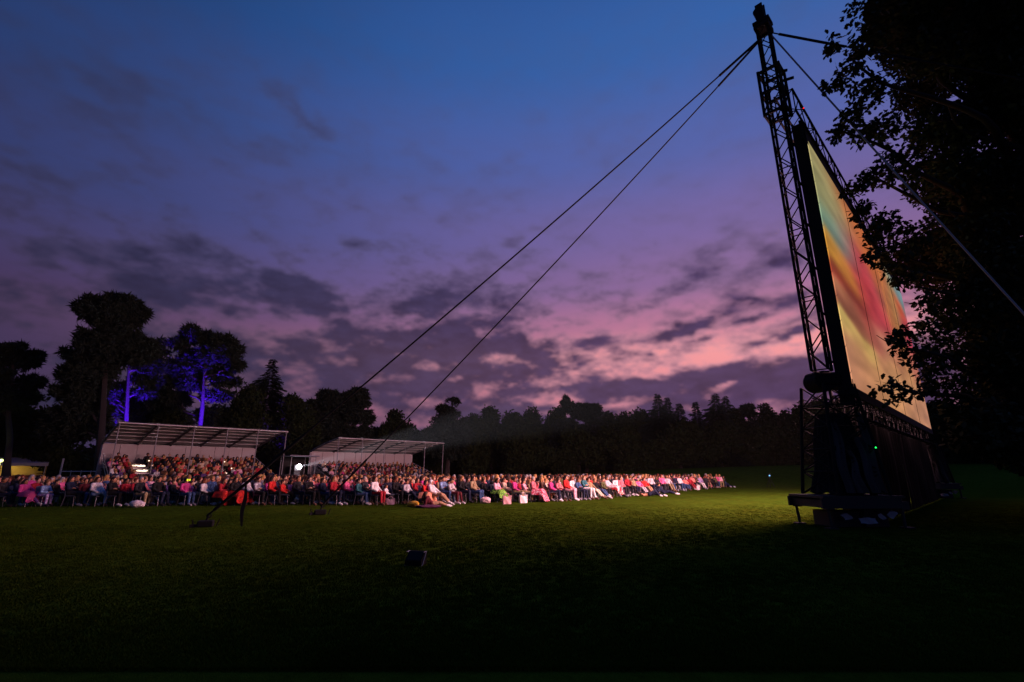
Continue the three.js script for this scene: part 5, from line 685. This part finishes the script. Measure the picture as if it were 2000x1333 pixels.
{ const a = gp(764, 984), b = gp(792, 984); chair('first empty plastic chair, left of the other empty one', a, facing(a) + .15); chair('second empty plastic chair with a drink bottle on it', b, facing(b) + .1);
  const bt = new THREE.LatheGeometry([[0, 0], [.035, 0], [.035, .14], [.014, .19], [.014, .23], [0, .23]].map(([x, y]) => new THREE.Vector2(x, y)), 14), m = solo('drink_bottle', bt, M(C('#d9a08a'), .3), 'small pale bottle standing on the second empty chair', 'bottle'); m.position.copy(b).add(V(0, .445, 0)).add(V(Math.sin(facing(b)) * .12, 0, Math.cos(facing(b)) * .12)); }
const bl = (name, label, px, w, mat, seed, low, dx = 0) => { const [p, t, s] = pix(px); const q = p.clone(); blanket(name, label, q, t, w, mat, seed, low, s); };
bl('blanket', 'big red rug over the knees of the crimson long-haired woman', 434, .85, mRedRug, 1.2); bl('blanket', 'second red rug over the knees of the woman in black', 464, .8, mRedRug, 3.4, .12); bl('blanket', 'peach blanket draped to the grass over the leaning woman in red', 826, .95, M(C('#eba07c'), .9), 2.2); bl('blanket', 'leafy green patterned blanket over a girl in pale pink', 966, .7, mLeafy, 5.1, .22); bl('blanket', 'pink and red floral blanket hanging to the grass', 1042, .8, mFloral, 6.6); bl('blanket', 'red and white striped blanket over reclining knees', 1190, .5, mStripe, 7.3, .2); bl('blanket', 'magenta blanket round the reclining sitter on the left', 62, .8, M(C('#a83c74'), .9), 8.2, .2);
{
  const bags = 'bags on the grass', wh = M(C('#efe4e2'), .6);
  lump('lump_bag', 'white lumpy bag on the grass before the khaki trousers', 'bag', gp(266, 992), [.3, .15, .2], wh, 1, bags); lump('lump_bag', 'white and pink lumpy bag left of the leafy blanket', 'bag', gp(948, 984), [.26, .16, .2], M(C('#f2d0d0'), .6), 2, bags); lump('lump_bag', 'yellow cloth heap on the grass below the empty chairs', 'cloth', gp(806, 990), [.26, .12, .2], M(C('#d8a72c'), .8), 3, bags); lump('lump_bag', 'cream lumpy bag by the reclining woman in black', 'bag', gp(1186, 973), [.22, .12, .2], M(C('#efe0d0'), .7), 4, bags); lump('lump_bag', 'crimson jacket in a heap before the people on the ground', 'jacket', gp(1256, 963), [.4, .14, .25], M(C('#c02034'), .9), 5, bags); lump('picnic_rug_heap', 'dark purple rug bunched on the grass by the peach blanket', 'rug', gp(836, 992), [.55, .06, .4], M(C('#5a2a4c'), .95), 6, bags);
  tote('white tote bag between the magenta top and the pale pink hoodie', gp(1022, 983), .5, wh); tote('pale pink tote bag right of the leafy blanket', gp(990, 985), .4, M(C('#d9a8a8'), .8)); tote('shiny silver-blue cool bag on the grass', gp(1099, 976), .3, M(C('#b9c8dc'), .25, { metalness: .5 }), .36, .3, .2); tote('bright blue carrier bag beside the floral blanket', gp(1064, 977), .7, M(C('#3aa4dc'), .7), .3, .4, .12); tote('white bag with a yellow mark standing beside the reclining pink top', gp(1286, 962), .5, M(C('#efe6d8'), .7), .4, .4, .2); tote('pale bag under the first empty chair', gp(762, 986), .3, M(C('#b89aa8'), .8), .36, .26, .2); tote('pale bag near the right end of the front row', gp(1362, 957), .3, wh, .4, .36, .2);
  const [p, t, s] = pix(368), gl = thing('party_glasses', 'pair of round glowing yellow glasses on a sitter in magenta', 'glasses', p, t), q = getPose(0, 0).head; gl.scale.setScalar(s);
  for (const k of [-1, 1]) { const m = part('lens', new THREE.CylinderGeometry(.042, .042, .015, 18), new THREE.MeshStandardMaterial({ color: 0x333300, emissive: L3(.85, 1, .02), emissiveIntensity: 1.1 }), gl); m.rotation.x = Math.PI / 2; m.position.set(k * .055, q[1] + .012, q[2] + .118); rod('temple', V(k * .1, q[1] + .012, q[2] + .12), V(k * .1, q[1] + .012, q[2] - .02), .005, mBlackSteel, gl); } rod('bridge', V(-.02, q[1] + .02, q[2] + .122), V(.02, q[1] + .02, q[2] + .122), .006, mBlackSteel, gl);
}

// ------------------------------------------------------------------ mown grass blades in the field
{
  const tuft = triSoup(7, 41, (r, pos) => { const a = r() * 6.283, c = [(r() - .5) * .1, (r() - .5) * .1], h = .018 + r() * .022, w = .006, l = [(r() - .5) * .05, (r() - .5) * .05]; pos.push(c[0] - Math.cos(a) * w, 0, c[1] - Math.sin(a) * w, c[0] + Math.cos(a) * w, 0, c[1] + Math.sin(a) * w, c[0] + l[0], h, c[1] + l[1]); });
  const r = rng(61), mats = [], cols = [];
  for (let i = 0; i < 110000; i++) { const dep = 4.2 + 30 * Math.pow(r(), 2.2), lat = (r() * 2 - 1) * (dep * 1.02 + 2), k = (.6 + .9 * fbm(lat * .5, dep * .5, 3, 3)) * smooth(34, 11, dep); dummy.position.set(lat, gh(lat, dep) - .004, -dep); dummy.rotation.set(0, r() * 6.28, 0); dummy.scale.set(1 + dep * .04, k, 1 + dep * .04); dummy.updateMatrix(); mats.push(dummy.matrix.clone()); const b = (.7 + r() * .5) * (.55 + .9 * fbm(lat * .8, dep * .8, 12, 3)), y = r(); cols.push(L3(mix(.04, .055, y) * b, mix(.08, .08, y) * b, .006 * b)); }
  const im = instanced('grass_blades', tuft, leafM(1, 1, 1), mats, scene); cols.forEach((c, i) => im.setColorAt(i, c)); tag(im, 'short mown grass blades covering the near field', 'grass', null, 'stuff');
}
scene.traverse((o) => { if (o.isMesh) { o.castShadow = true; o.receiveShadow = true; } });
renderer.render(scene, camera);
